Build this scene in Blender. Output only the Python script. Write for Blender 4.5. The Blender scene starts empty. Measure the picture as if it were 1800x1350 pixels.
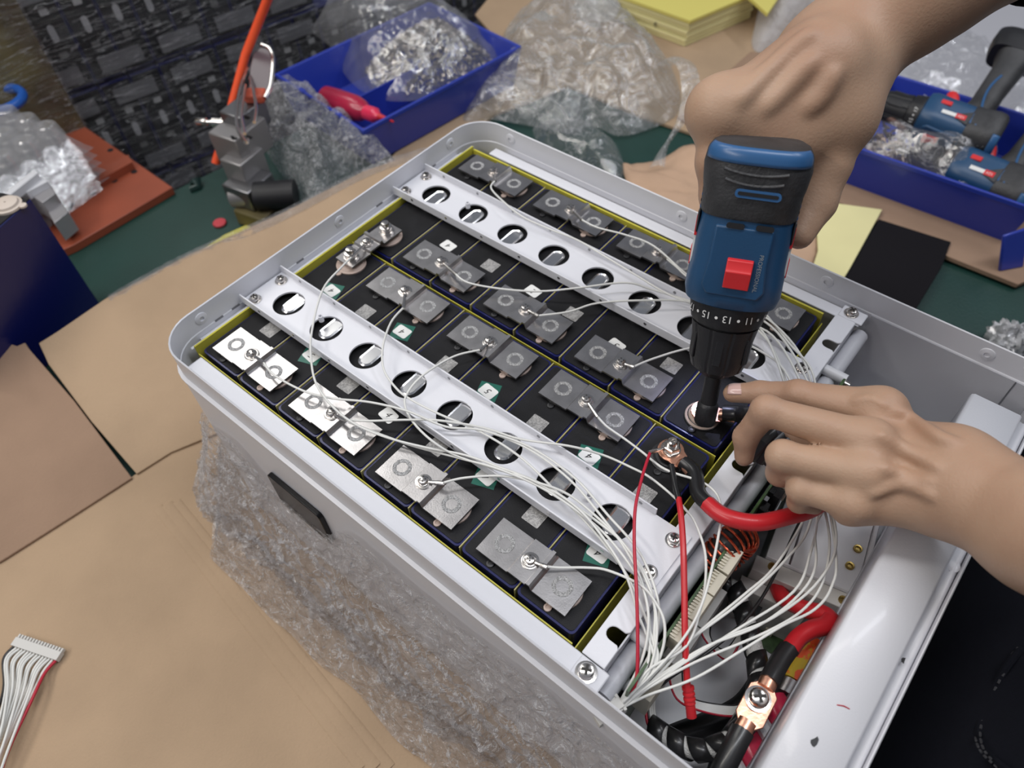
import bpy, bmesh, math, random
import numpy as np
from mathutils import Vector, Matrix, Quaternion, noise as mn
random.seed(7)
scene = bpy.context.scene
COL = scene.collection
# ------------------------------------------------------------------ camera
RW = ((0.7724070410843784, 0.6342568560835617, -0.03325061494576467),
      (0.48254645686533415, -0.6200810235339189, -0.6185858398151711),
      (-0.4129603853276821, 0.4617550917576594, -0.7850133472660761))
CP = Vector((0.26847662, -0.21757171, 0.44642614)); FPX = 1319.75
cam_d = bpy.data.cameras.new('camera'); cam = bpy.data.objects.new('camera', cam_d); COL.objects.link(cam)
r0, r1, r2 = (Vector(r) for r in RW)
M = Matrix((r0, -r1, -r2)).transposed().to_4x4(); M.translation = CP
cam.matrix_world = M
cam_d.sensor_width = 36; cam_d.lens = FPX/1800*36; cam_d.clip_start = .01; cam_d.clip_end = 60
cam_d.dof.use_dof = True; cam_d.dof.focus_distance = .50; cam_d.dof.aperture_fstop = 7.5
scene.camera = cam
# ------------------------------------------------------------------ world, lights, exposure
scene.view_settings.view_transform = 'Standard'; scene.view_settings.look = 'None'
scene.view_settings.gamma = 1; scene.view_settings.use_curve_mapping = False
scene.view_settings.exposure = -0.07
wd = bpy.data.worlds.new('hall'); scene.world = wd; wd.use_nodes = True
wd.node_tree.nodes['Background'].inputs[0].default_value = (.80, .86, 1, 1)
wd.node_tree.nodes['Background'].inputs[1].default_value = .19
def area(name, loc, target, sx, sy, power, col=(.93, .95, 1)):
    l = bpy.data.lights.new(name, 'AREA'); l.shape = 'RECTANGLE'; l.size = sx; l.size_y = sy
    l.energy = power; l.color = col
    o = bpy.data.objects.new(name, l); COL.objects.link(o); o.location = loc
    o.rotation_euler = (Vector(target)-Vector(loc)).to_track_quat('-Z', 'Y').to_euler()
    return o
area('ceiling_tube_or_fill_lamp', (-1.75, .55, 2.1), (0, .1, 0), .55, 1.4, 12, (1, .98, .94))
area('ceiling_tube_or_fill_lamp', (.45, .35, 2.2), (.2, .1, 0), .2, 1.6, 22)
area('ceiling_tube_or_fill_lamp', (-.9, -.5, 2.0), (0, 0, 0), .2, 1.6, 15, (1, .96, .90))
area('ceiling_tube_or_fill_lamp', (-.6, -1.3, 1.35), (0, 0, -.1), 1.4, .2, 13, (1, .95, .90))  # added fill lamp, low on the near side, to brighten the case wall
area('ceiling_tube_or_fill_lamp', (.9, 1.7, 2.1), (.1, .6, 0), 1.6, .2, 14)

# ------------------------------------------------------------------ helpers
def P(u, v, z=0.0):
    d = r0*((u-900)/FPX) + r1*((v-675)/FPX) + r2
    return CP + d*((z-CP.z)/d.z)
def PD(u, v, depth):
    d = r0*((u-900)/FPX) + r1*((v-675)/FPX) + r2
    return CP + d*depth
def depth(p): return (Vector(p)-CP).dot(r2)
def RPX(p, px): return px*depth(p)/FPX
def link(o, parent=None):
    COL.objects.link(o)
    if parent is not None: o.parent = parent
    return o
def tag(o, label=None, cat=None, group=None, kind=None):
    if label: o['label'] = label
    if cat: o['category'] = cat
    if group: o['group'] = group
    if kind: o['kind'] = kind
    return o
def empty(name, loc=(0, 0, 0), label=None, cat=None, group=None, rot=None):
    o = bpy.data.objects.new(name, None); COL.objects.link(o); o.location = loc
    o.empty_display_size = .01
    if rot is not None: o.rotation_euler = rot
    return tag(o, label, cat, group)
def dup(root, label=None, group=None):
    c = root.copy(); COL.objects.link(c)
    if label: c['label'] = label
    if group: c['group'] = group
    def rec(s, d):
        for ch in list(s.children):
            k = ch.copy(); COL.objects.link(k); k.parent = d; rec(ch, k)
    rec(root, c); return c
class MB:
    def __init__(s): s.v = []; s.f = []
    def add(s, vs, fs):
        b = len(s.v); s.v += [Vector(v) for v in vs]; s.f += [tuple(b+i for i in f) for f in fs]; return s
    def box(s, c, d, m=None):
        x, y, z = d[0]/2, d[1]/2, d[2]/2; c = Vector(c)
        vs = [Vector((i, j, k)) for i in (-x, x) for j in (-y, y) for k in (-z, z)]
        if m is not None: vs = [m @ v for v in vs]
        return s.add([c+v for v in vs], [(0, 1, 3, 2), (4, 6, 7, 5), (0, 4, 5, 1), (2, 3, 7, 6), (0, 2, 6, 4), (1, 5, 7, 3)])
    def b2(s, a, b):
        a = Vector(a); b = Vector(b); return s.box((a+b)/2, b-a)
    def prism(s, poly, z0, z1):
        n = len(poly); vs = [(p[0], p[1], z0) for p in poly]+[(p[0], p[1], z1) for p in poly]
        fs = [tuple(range(n-1, -1, -1)), tuple(range(n, 2*n))]+[(i, (i+1) % n, n+(i+1) % n, n+i) for i in range(n)]
        a = sum(poly[i][0]*poly[(i+1) % n][1]-poly[(i+1) % n][0]*poly[i][1] for i in range(n))
        if a < 0: fs = [f[::-1] for f in fs]
        return s.add(vs, fs)
    def slab(s, pts, t):          # 3D polygon thickened downward along its normal
        pts = [Vector(p) for p in pts]; n = len(pts); nr = Vector((0, 0, 0))
        for i in range(n): nr += (pts[i]-pts[0]).cross(pts[(i+1) % n]-pts[0])
        nr.normalize()
        if nr.z < 0: nr = -nr; pts = pts[::-1]
        vs = [p-nr*t for p in pts]+pts
        return s.add(vs, [tuple(range(n-1, -1, -1)), tuple(range(n, 2*n))]+[(i, (i+1) % n, n+(i+1) % n, n+i) for i in range(n)])
    def tube(s, pts, r, n=8, cap=True, flat=1.0):
        pts = [Vector(p) for p in pts]; m = len(pts)
        rs = r if isinstance(r, (list, tuple)) else [r]*m
        t = (pts[1]-pts[0]).normalized(); up = Vector((0, 0, 1)) if abs(t.z) < .9 else Vector((1, 0, 0))
        a = t.cross(up).normalized(); vs = []
        for i, p in enumerate(pts):
            t2 = (pts[min(i+1, m-1)]-pts[max(i-1, 0)])
            if t2.length < 1e-9: t2 = t
            t2 = t2.normalized(); a = (a-t2*a.dot(t2))
            a = a.normalized() if a.length > 1e-6 else t2.orthogonal().normalized()
            b = t2.cross(a)
            for k in range(n):
                q = 2*math.pi*k/n; vs.append(p+(a*math.cos(q)+b*math.sin(q)*flat)*rs[i])
        fs = [(i*n+k, i*n+(k+1) % n, (i+1)*n+(k+1) % n, (i+1)*n+k) for i in range(m-1) for k in range(n)]
        if cap: fs += [tuple(range(n-1, -1, -1)), tuple(range((m-1)*n, m*n))]
        return s.add(vs, fs)
    def lathe(s, prof, c=(0, 0, 0), n=24, m=None, rf=None, cap=True):   # prof [(r,z)], rf(angle,z)->scale
        vs = []; c = Vector(c)
        for r, z in prof:
            for k in range(n):
                q = 2*math.pi*k/n; rr = r*(rf(q, z) if rf else 1); v = Vector((rr*math.cos(q), rr*math.sin(q), z))
                if m is not None: v = m @ v
                vs.append(c+v)
        L = len(prof)
        fs = [(i*n+k, i*n+(k+1) % n, (i+1)*n+(k+1) % n, (i+1)*n+k) for i in range(L-1) for k in range(n)]
        if cap: fs += [tuple(range(n-1, -1, -1)), tuple(range((L-1)*n, L*n))]
        return s.add(vs, fs)
    def loft(s, rings, n=32, fr=None, cap=True):  # ring (s, hx, hy, ox, oy, e); s along local z
        vs = []
        for (z, hx, hy, ox, oy, e) in rings:
            for k in range(n):
                q = 2*math.pi*k/n; c, d = math.cos(q), math.sin(q)
                x = ox+hx*math.copysign(abs(c)**(2/e), c); y = oy+hy*math.copysign(abs(d)**(2/e), d)
                v = Vector((x, y, z)); vs.append(fr(v) if fr else v)
        L = len(rings); fs = [(i*n+k, i*n+(k+1) % n, (i+1)*n+(k+1) % n, (i+1)*n+k) for i in range(L-1) for k in range(n)]
        if cap: fs += [tuple(range(n-1, -1, -1)), tuple(range((L-1)*n, L*n))]
        return s.add(vs, fs)
    def grid(s, fn, nu, nv):
        vs = [fn(i/nu, j/nv) for j in range(nv+1) for i in range(nu+1)]
        return s.add(vs, [(j*(nu+1)+i, j*(nu+1)+i+1, (j+1)*(nu+1)+i+1, (j+1)*(nu+1)+i) for j in range(nv) for i in range(nu)])
    def mesh(s, name, smooth=35):
        me = bpy.data.meshes.new(name); me.from_pydata([tuple(v) for v in s.v], [], s.f); me.update()
        bm = bmesh.new(); bm.from_mesh(me); bmesh.ops.recalc_face_normals(bm, faces=bm.faces)
        if smooth is not None:
            a = math.radians(smooth)
            for f in bm.faces: f.smooth = True
            for e in bm.edges:
                if len(e.link_faces) == 2 and e.calc_face_angle(0) > a: e.smooth = False
        bm.to_mesh(me); bm.free(); return me
    def build(s, name, mat, parent=None, loc=None, bevel=0, seg=2, solid=0, smooth=35, rot=None):
        me = s.mesh(name, smooth); me.materials.append(mat)
        o = bpy.data.objects.new(name, me); link(o, parent)
        if loc is not None: o.location = loc
        if rot is not None: o.rotation_euler = rot
        if solid:
            m = o.modifiers.new('s', 'SOLIDIFY'); m.thickness = solid; m.offset = 0
        if bevel:
            m = o.modifiers.new('b', 'BEVEL'); m.width = bevel; m.segments = seg; m.limit_method = 'ANGLE'; m.angle_limit = math.radians(40)
            m.harden_normals = False
        return o
def rrect(x0, x1, y0, y1, r, n=6):
    out = []
    for cx, cy, a in ((x1-r, y1-r, 0), (x0+r, y1-r, 90), (x0+r, y0+r, 180), (x1-r, y0+r, 270)):
        for k in range(n+1):
            q = math.radians(a+90*k/n); out.append((cx+r*math.cos(q), cy+r*math.sin(q)))
    return out
def smoothpath(pts, n=8):   # catmull-rom
    pts = [Vector(p) for p in pts]; out = []
    for i in range(len(pts)-1):
        p0 = pts[max(i-1, 0)]; p1 = pts[i]; p2 = pts[i+1]; p3 = pts[min(i+2, len(pts)-1)]
        for k in range(n):
            t = k/n
            out.append(.5*((2*p1)+(p2-p0)*t+(2*p0-5*p1+4*p2-p3)*t*t+(3*p1-p0-3*p2+p3)*t**3))
    out.append(pts[-1]); return out
_dg = [None]
def text_mesh(s, size, ext=0.0):
    c = bpy.data.curves.new('t', 'FONT'); c.body = s; c.size = size; c.align_x = 'CENTER'; c.align_y = 'CENTER'; c.extrude = ext
    c.resolution_u = 3
    o = bpy.data.objects.new('t', c); COL.objects.link(o)
    dg = bpy.context.evaluated_depsgraph_get(); dg.update()
    me = bpy.data.meshes.new_from_object(o.evaluated_get(dg)); bpy.data.objects.remove(o); return me
def text_obj(name, s, size, mat, mtx, parent=None):
    me = text_mesh(s, size); me.materials.clear(); me.materials.append(mat)
    o = bpy.data.objects.new(name, me); link(o, parent); o.matrix_local = mtx; return o

# ------------------------------------------------------------------ materials
def mat(name, col, rough=.5, metal=0, spec=.5, bump=0, bscale=50, var=0, vscale=8, coat=0, sss=0, alpha=1, detail=4, emis=None, col2=None, lo=.35, hi=.65, stretch=None, trans=0):
    m = bpy.data.materials.new(name); m.use_nodes = True; nt = m.node_tree; b = nt.nodes['Principled BSDF']
    b.inputs['Base Color'].default_value = (*col, 1); b.inputs['Roughness'].default_value = rough
    b.inputs['Metallic'].default_value = metal; b.inputs['Specular IOR Level'].default_value = spec
    b.inputs['Coat Weight'].default_value = coat; b.inputs['Coat Roughness'].default_value = .1
    if sss: b.inputs['Subsurface Weight'].default_value = sss; b.inputs['Subsurface Radius'].default_value = (.008, .003, .002); b.inputs['Subsurface Scale'].default_value = .6
    if trans: b.inputs['Transmission Weight'].default_value = trans
    b.inputs['Alpha'].default_value = alpha
    if emis: b.inputs['Emission Color'].default_value = (*emis[0], 1); b.inputs['Emission Strength'].default_value = emis[1]
    tc = nt.nodes.new('ShaderNodeTexCoord'); src = tc.outputs['Object']
    if stretch:
        mp = nt.nodes.new('ShaderNodeMapping'); mp.inputs['Scale'].default_value = stretch; nt.links.new(src, mp.inputs[0]); src = mp.outputs[0]
    if var or col2:
        n = nt.nodes.new('ShaderNodeTexNoise'); n.inputs['Scale'].default_value = vscale; n.inputs['Detail'].default_value = detail
        nt.links.new(src, n.inputs['Vector'])
        r = nt.nodes.new('ShaderNodeValToRGB'); nt.links.new(n.outputs['Fac'], r.inputs[0])
        r.color_ramp.elements[0].position = lo; r.color_ramp.elements[1].position = hi
        a = col2 if col2 else tuple(c*(1-var) for c in col); c = col if col2 else tuple(min(1, c*(1+var)) for c in col)
        r.color_ramp.elements[0].color = (*a, 1); r.color_ramp.elements[1].color = (*c, 1)
        nt.links.new(r.outputs[0], b.inputs['Base Color'])
    if bump:
        n = nt.nodes.new('ShaderNodeTexNoise'); n.inputs['Scale'].default_value = bscale; n.inputs['Detail'].default_value = 3
        nt.links.new(src, n.inputs['Vector'])
        k = nt.nodes.new('ShaderNodeBump'); k.inputs['Strength'].default_value = min(1, bump); k.inputs['Distance'].default_value = .002
        nt.links.new(n.outputs['Fac'], k.inputs['Height']); nt.links.new(k.outputs[0], b.inputs['Normal'])
    return m
def film(name, tint=(1, 1, 1), haze=.10, gloss=.35, rough=.08, bscale=60, bump=.6, stretch=None, hvar=.1, dist=.006, crease=0, cscale=30):
    m = bpy.data.materials.new(name); m.use_nodes = True; nt = m.node_tree; nt.nodes.clear(); N = nt.nodes.new; L = nt.links.new
    out = N('ShaderNodeOutputMaterial'); tr = N('ShaderNodeBsdfTransparent'); tr.inputs[0].default_value = (*tint, 1)
    gl = N('ShaderNodeBsdfGlossy'); gl.inputs['Roughness'].default_value = rough
    df = N('ShaderNodeBsdfDiffuse'); df.inputs[0].default_value = (.85, .85, .87, 1)
    tl = N('ShaderNodeBsdfTranslucent'); tl.inputs[0].default_value = (.85, .85, .87, 1)
    fr = N('ShaderNodeLayerWeight'); fr.inputs[0].default_value = .5; pw = N('ShaderNodeMath'); pw.operation = 'POWER'; pw.inputs[1].default_value = 4; L(fr.outputs['Facing'], pw.inputs[0])
    mu = N('ShaderNodeMath'); mu.operation = 'MULTIPLY_ADD'; mu.inputs[1].default_value = .25; mu.inputs[2].default_value = gloss*.2
    tc = N('ShaderNodeTexCoord'); src = tc.outputs['Object']
    if stretch:
        mp = N('ShaderNodeMapping'); mp.inputs['Scale'].default_value = stretch; L(src, mp.inputs[0]); src = mp.outputs[0]
    no = N('ShaderNodeTexNoise'); no.inputs['Scale'].default_value = bscale; no.inputs['Detail'].default_value = 6; no.inputs['Distortion'].default_value = 1.2
    L(src, no.inputs['Vector'])
    bp = N('ShaderNodeBump'); bp.inputs['Strength'].default_value = bump; bp.inputs['Distance'].default_value = dist
    L(no.outputs['Fac'], bp.inputs['Height'])
    for s in (gl, df, tl, fr): L(bp.outputs[0], s.inputs['Normal'])
    L(pw.outputs[0], mu.inputs[0])
    m1 = N('ShaderNodeMixShader'); L(mu.outputs[0], m1.inputs[0]); L(tr.outputs[0], m1.inputs[1]); L(gl.outputs[0], m1.inputs[2])
    a = N('ShaderNodeMixShader'); a.inputs[0].default_value = .5; L(df.outputs[0], a.inputs[1]); L(tl.outputs[0], a.inputs[2])
    hz = N('ShaderNodeMath'); hz.operation = 'MULTIPLY_ADD'; hz.inputs[1].default_value = hvar*2; hz.inputs[2].default_value = haze-hvar; hz.use_clamp = True
    L(no.outputs['Fac'], hz.inputs[0])
    ho = hz.outputs[0]
    if crease:      # thin whitish lines: creases of doubled film, plus painted-in sparkle highlights
        n2 = N('ShaderNodeTexNoise'); n2.inputs['Scale'].default_value = cscale; n2.inputs['Detail'].default_value = 4; n2.inputs['Distortion'].default_value = 2.5; L(src, n2.inputs['Vector'])
        s1 = N('ShaderNodeMath'); s1.operation = 'SUBTRACT'; s1.inputs[1].default_value = .5; L(n2.outputs['Fac'], s1.inputs[0])
        s2 = N('ShaderNodeMath'); s2.operation = 'ABSOLUTE'; L(s1.outputs[0], s2.inputs[0])
        s3 = N('ShaderNodeMapRange'); s3.inputs[1].default_value = 0; s3.inputs[2].default_value = .022; s3.inputs[3].default_value = crease; s3.inputs[4].default_value = 0; L(s2.outputs[0], s3.inputs[0])
        s4 = N('ShaderNodeMath'); s4.operation = 'MULTIPLY'; L(s3.outputs[0], s4.inputs[0]); L(no.outputs['Fac'], s4.inputs[1])
        s5 = N('ShaderNodeMath'); s5.operation = 'ADD'; s5.use_clamp = True; L(ho, s5.inputs[0]); L(s4.outputs[0], s5.inputs[1]); ho = s5.outputs[0]
    m2 = N('ShaderNodeMixShader'); L(ho, m2.inputs[0]); L(m1.outputs[0], m2.inputs[1]); L(a.outputs[0], m2.inputs[2])
    L(m2.outputs[0], out.inputs[0]); return m
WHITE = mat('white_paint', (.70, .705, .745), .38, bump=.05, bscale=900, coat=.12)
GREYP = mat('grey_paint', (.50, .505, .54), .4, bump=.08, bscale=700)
LWHITE = mat('satin_white', (.66, .665, .69), .38)
NAVY = mat('navy_wrap', (.005, .008, .085), .3, spec=.6, bump=.15, bscale=60)
BLACKP = mat('black_insulation_paper', (.011, .011, .0125), .55, spec=.22, bump=.15, bscale=1500, var=.2, vscale=60)
BEIGE = mat('beige_seal', (.44, .34, .29), .45)
BLKSEAL = mat('black_seal', (.02, .02, .022), .4)
ALU = mat('aluminium', (.50, .485, .485), .30, metal=1, bump=.04, bscale=900, var=.12, vscale=60)
ALUB = mat('bright_aluminium', (.80, .80, .81), .22, metal=1)
WELD = mat('weld_texture', (.66, .66, .66), .5, metal=.2, bump=1, bscale=2600, var=.35, vscale=1200, lo=.4, hi=.6)
STEEL = mat('nickel_steel', (.66, .63, .60), .2, metal=1)
DSTEEL = mat('dark_steel', (.25, .25, .26), .38, metal=1)
COPPER = mat('copper', (.86, .45, .31), .30, metal=1, bump=.08, bscale=250)
YELLOW = mat('yellow_board', (.55, .50, .06), .45, var=.1, vscale=20)
PYELLOW = mat('pale_yellow_board', (.76, .70, .36), .5, var=.06, vscale=6)
GTAPE = mat('green_tape', (.012, .12, .085), .35)
STICK = mat('white_sticker', (.78, .78, .76), .45)
INK = mat('black_ink', (.012, .012, .014), .5)
PLATE = mat('grey_print_label', (.40, .39, .38), .4, metal=.2, bump=.3, bscale=900, col2=(.26, .255, .25), vscale=900, lo=.45, hi=.55)
WIREW = mat('white_wire_sleeve', (.70, .70, .67), .4)
RED = mat('red_silicone', (.52, .015, .022), .38, coat=.1)
DRED = mat('dark_red_wire', (.46, .012, .035), .4)
ORANGE = mat('orange_tube', (.95, .11, .035), .35)
BLKC = mat('black_sleeve', (.014, .014, .015), .32, coat=.15)
BLKM = mat('black_plastic', (.016, .016, .018), .42, spec=.35, bump=.12, bscale=800)
BLKR = mat('black_rubber', (.035, .035, .037), .5, bump=.25, bscale=500, var=.3, vscale=40)
DBLUE = mat('drill_blue', (.014, .062, .145), .38, spec=.5, bump=.06, bscale=900, var=.08, vscale=15)
LBLUE = mat('light_blue_plastic', (.035, .115, .27), .3)
BIN = mat('bin_blue', (.022, .045, .36), .33, spec=.5, bump=.1, bscale=90, coat=.2)
CARD = mat('cardboard', (.40, .285, .185), .8, spec=.2, bump=.3, bscale=420, var=.07, vscale=10)
CARD2 = mat('brown_or_shaded_cardboard', (.31, .205, .14), .8, spec=.2, bump=.3, bscale=420, var=.07, vscale=10)
GREEN = mat('green_bench_mat', (.008, .034, .027), .42, bump=.15, bscale=300, col2=(.012, .050, .041), vscale=7, lo=.3, hi=.7)
ORPL = mat('orange_bakelite', (.27, .062, .030), .42, var=.12, vscale=9)
PCB = mat('pcb_green', (.045, .09, .03), .4, var=.3, vscale=200)
CREAM = mat('cream_nylon', (.62, .58, .47), .5)
MODW = mat('module_white', (.58, .57, .54), .5)
SKIN = mat('skin', (.45, .295, .20), .48, spec=.35, bump=.13, bscale=600, sss=.12, col2=(.38, .225, .15), vscale=14, lo=.3, hi=.62, detail=6)
NAIL = mat('fingernail', (.62, .40, .36), .25, coat=.3, sss=.1)
CLOTH = mat('black_cloth', (.010, .010, .013), .9, spec=.15, bump=.8, bscale=900)
DENIM = mat('dark_denim', (.010, .011, .018), .9, spec=.15, bump=1, bscale=1400, stretch=(1, 3, 1))
THREAD = mat('grey_thread', (.035, .035, .04), .8)
RBOT = mat('red_bottle', (.42, .012, .05), .28, coat=.4, alpha=.93)
RCAP = mat('red_clear_cap', (.72, .03, .09), .3, coat=.3)
GREYL = mat('grey_bench', (.42, .42, .45), .5, bump=.05)
FOAM = film('white_foam_film', haze=.72, gloss=.5, bscale=70, bump=.8)
WRAP = film('stretch_film', haze=.26, gloss=.5, rough=.11, bscale=60, bump=1, hvar=.15, dist=.016, tint=(.98, .975, .975), crease=1.5, cscale=38)
BAG = film('clear_bag_film', crease=.7, cscale=16, tint=(.95, .975, .95), haze=.24, gloss=1.0, rough=.10, bscale=30, bump=.8, hvar=.14, dist=.014)
BAGT = film('thin_bag_film', crease=.8, cscale=22, haze=.12, gloss=.8, rough=.1, bscale=28, bump=.5, hvar=.08, dist=.01)
FILMD = film('stack_film', haze=.0, gloss=.2, rough=.12, bscale=9, bump=1, hvar=.01, stretch=(2, 1, 12), dist=.02, crease=1.1, cscale=5)
BLIST = film('blister_plastic', haze=.20, gloss=1.0, rough=.12, bscale=60, bump=.3, hvar=.05)
OLIVE = mat('olive_carton', (.16, .135, .04), .7, col2=(.06, .045, .02), vscale=6, lo=.4, hi=.6)
GLASSY = mat('glass', (.8, .85, .85), .05, alpha=.3)
# ================================================================== the bench and the setting
ZT = -.205
def hd(a): return Vector((math.cos(a), math.sin(a), 0))
# bench top: far-left edge runs along (.215,.977)
e0 = P(130, 420, ZT); e1 = P(400, 290, ZT); ed = (e1-e0); ed.z = 0; ed.normalize(); en = Vector((ed.y, -ed.x, 0))
bench = empty('workbench', (0, 0, ZT), 'workbench with a dark green mat under the cartons and the case', 'bench')
c0 = e0-ed*1.2; bp = [c0, c0+ed*4.2, Vector((1.05, 3.0, 0)), Vector((.350, 0, 0)), Vector((.11, -1.1, 0))]
mb = MB(); mb.prism([(p.x, p.y) for p in bp], -.004, 0); mb.build('mat', GREEN, bench)
mb = MB(); mb.prism([(p.x, p.y) for p in bp], -.04, -.0045); mb.build('bench_top', GREYL, bench)
for a, b in ((.15, .10), (.15, .72), (4.0, .10), (3.9, 1.0)):
    q = c0+ed*a+en*b; mb = MB(); mb.box((q.x, q.y, -.37), (.06, .06, .66)); mb.build('leg', GREYL, bench)
fl = MB(); fl.b2((-5, -5, -.93), (5, 6, -.91)); o = fl.build('floor', mat('grey_floor', (.16, .16, .165), .45, var=.15, vscale=3)); o['kind'] = 'structure'

# ---- cartons: opened flaps lying round the case
def slab_obj(name, pts, t, m, label=None, cat=None, parent=None, bevel=.0006):
    mb = MB(); mb.slab(pts, t); o = mb.build(name, m, parent, bevel=bevel)
    if label: tag(o, label, cat)
    return o
carton = empty('open_carton', (0, 0, ZT), 'opened brown carton spread under the white case', 'carton')
def lp(q): q = Vector(q); return (q.x, q.y, q.z-ZT)
zc = ZT+.010
# main lower flap with pressed score lines
def score(u0, v0, u1, v1, z, w, m, nm='score_line'):
    a = P(u0, v0, z); b = P(u1, v1, z); mb = MB(); mb.tube([lp(a+(b-a)*k/12) for k in range(13)], w, 12, flat=.20); return mb.build(nm, m, carton)
pA = P(240, 832, zc); pB = P(-80, 1035, zc)
lowpts = [pA, pB, P(-400, 1250, zc), P(-300, 1700, zc), P(900, 1900, zc), P(1300, 1700, zc), Vector((.37, -.06, zc)), Vector((.37, .27, zc)), Vector((-.19, .27, zc)), P(300, 795, zc)]
mb = MB(); mb.slab([lp(p) for p in lowpts], .005); tag(mb.build('bottom_panel', CARD, carton, bevel=.0008))
for du, w in ((-6, .0050), (10, .0062), (27, .0046)):
    score(283+du, 890+du*-.3, 646+du*1.5, 1350, zc, w, CARD)
# tilted flaps beyond the fold
def flap(pts, m, t=.005, nm='flap'):
    mb = MB(); mb.slab([lp(p) for p in pts], t); return mb.build(nm, m, carton, bevel=.0008)
zf = zc+.045
flap([P(240, 833, zc+.003), P(300, 795, zc+.003), Vector((-.225, .02, zc+.006)), Vector((-.22, .26, zc+.004)), P(752, 262, zf), P(640, 300, zf), P(500, 372, zf), P(330, 448, zf), P(185, 525, zf), P(100, 583, zf), P(68, 603, zf), P(85, 640, zf*.75+zc*.25), P(160, 740, zf*.4+zc*.6)], CARD)
flap([P(232, 840, zc+.003), P(130, 704, zf*.5+zc*.5), P(50, 612, zf), P(44, 602, zf), P(30, 608, zf), P(0, 598, zf), P(-90, 600, zf), P(-160, 1020, zc+.02), P(0, 988, zc+.003), P(120, 912, zc+.003)], CARD2)  # darker brown stands in for the shade on this tilted flap
# shiny tape along the torn rim of the upper flap
mb = MB(); rnd = random.Random(3)
tp = [P(190, 522, zf+.0015), P(330, 446, zf+.0015), P(500, 370, zf+.0015), P(640, 298, zf+.0015), P(750, 260, zf+.0015)]
tps = smoothpath(tp, 18); inw = Vector((.95, -.3, 0)).normalized()
mb.grid(lambda u, v: lp(tps[min(len(tps)-1, int(u*(len(tps)-1)))]+inw*(v*.016-.003)+Vector((0, 0, .0012*mn.noise(Vector((u*60, v*6, 0)))-v*.003))), len(tps)-1, 4)
mb.build('clear_tape', film('tape_film', haze=.10, gloss=1.2, bscale=220, bump=1, hvar=.05), carton)
# cardboard sheet lying on the bench behind the case
zs = ZT+.006
slab_obj('cardboard_sheet', [P(640, 330, zs), P(700, 262, zs), P(905, 105, zs), P(835, 25, zs), P(905, -60, zs), P(1500, -160, zs), P(1640, 40, zs), P(1440, 150, zs), P(1330, 262, zs), P(1235, 240, zs), P(1130, 205, zs), P(1000, 150, zs), P(870, 200, zs), P(760, 290, zs)], .005, CARD, 'large flat brown cardboard sheet behind the case under the yellow boards', 'cardboard')
slab_obj('cardboard_sheet', [P(1190, 205, zs+.004), P(1235, 232, zs+.004), P(1330, 300, zs+.004), P(1500, 365, zs+.004), P(1640, 440, zs+.004), P(1790, 500, zs+.004), P(1900, 450, zs+.004), P(1700, 250, zs+.004), P(1480, 120, zs+.004), P(1320, 90, zs+.004)], .006, CARD2, 'brown cardboard sheet lying under the right blue bin', 'cardboard')
# torn brown paper
mb = MB(); rr = [(1095, 290), (1150, 283), (1200, 268), (1240, 275), (1330, 330), (1420, 400), (1430, 470), (1330, 480), (1180, 390), (1120, 350), (1100, 320)]
cen = P(1240, 350, ZT+.012); ring = [P(u, v, ZT+.008) for u, v in rr]; ring = smoothpath(ring+[ring[0]], 6)[:-1]
n = len(ring)
def pap(u, v):
    k = int(round(u*n)) % n; q = ring[k].lerp(cen, 1-v); h = .012*mn.noise(q*22)+.004*mn.noise(q*70)
    return q+Vector((0, 0, .006+h))
mb.grid(pap, n, 10); o = mb.build('brown_paper', mat('kraft_paper', (.50, .33, .22), .75, bump=.4, bscale=120, var=.08, vscale=12), solid=.0006)
tag(o, 'torn crumpled brown paper between the case and the clear bag', 'paper')
# yellow triangle and black sheet behind the case
slab_obj('yellow_board', [P(1433, 352, ZT+.016), P(1551, 368, ZT+.016), P(1495, 470, ZT+.016), P(1440, 560, ZT+.016), P(1400, 560, ZT+.016), P(1438, 440, ZT+.016)], .003, PYELLOW, 'pale yellow board offcut lying behind the case beside the black sheet', 'board')
slab_obj('black_sheet', [P(1545, 385, ZT+.013), P(1672, 425, ZT+.013), P(1655, 470, ZT+.013), P(1600, 560, ZT+.013), P(1550, 640, ZT+.013), P(1420, 600, ZT+.013), P(1490, 475, ZT+.013)], .004, mat('black_foam', (.011, .010, .012), .9, spec=.1, bump=.3, bscale=600), 'matt black foam sheet lying behind the case next to the yellow board', 'sheet')
# foil ball
mb = MB(); fc = P(1775, 598, ZT+.012)
mb.grid(lambda u, v: fc+Vector((math.cos(6.2832*u)*math.sin(3.1416*v), math.sin(6.2832*u)*math.sin(3.1416*v), math.cos(3.1416*v)*.8))*.022*(1+.5*mn.noise(Vector((9*math.cos(6.283*u), 9*math.sin(6.283*u), 9*v)))), 48, 24)
tag(mb.build('crumpled_film_ball', mat('foil', (.75, .75, .76), .22, metal=.3, bump=.6, bscale=150), smooth=15), 'small crumpled ball of silvery film on the green mat at the right', 'wrapping')
# grey bench surface far right
slab_obj('grey_board', [P(1510, 60, ZT+.004), P(1600, -40, ZT+.004), P(2100, -80, ZT+.004), P(2200, 400, ZT+.004), P(1850, 330, ZT+.004), P(1540, 160, ZT+.004)], .003, GREYL, 'smooth grey board on the bench behind the right blue bin', 'board')

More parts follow.
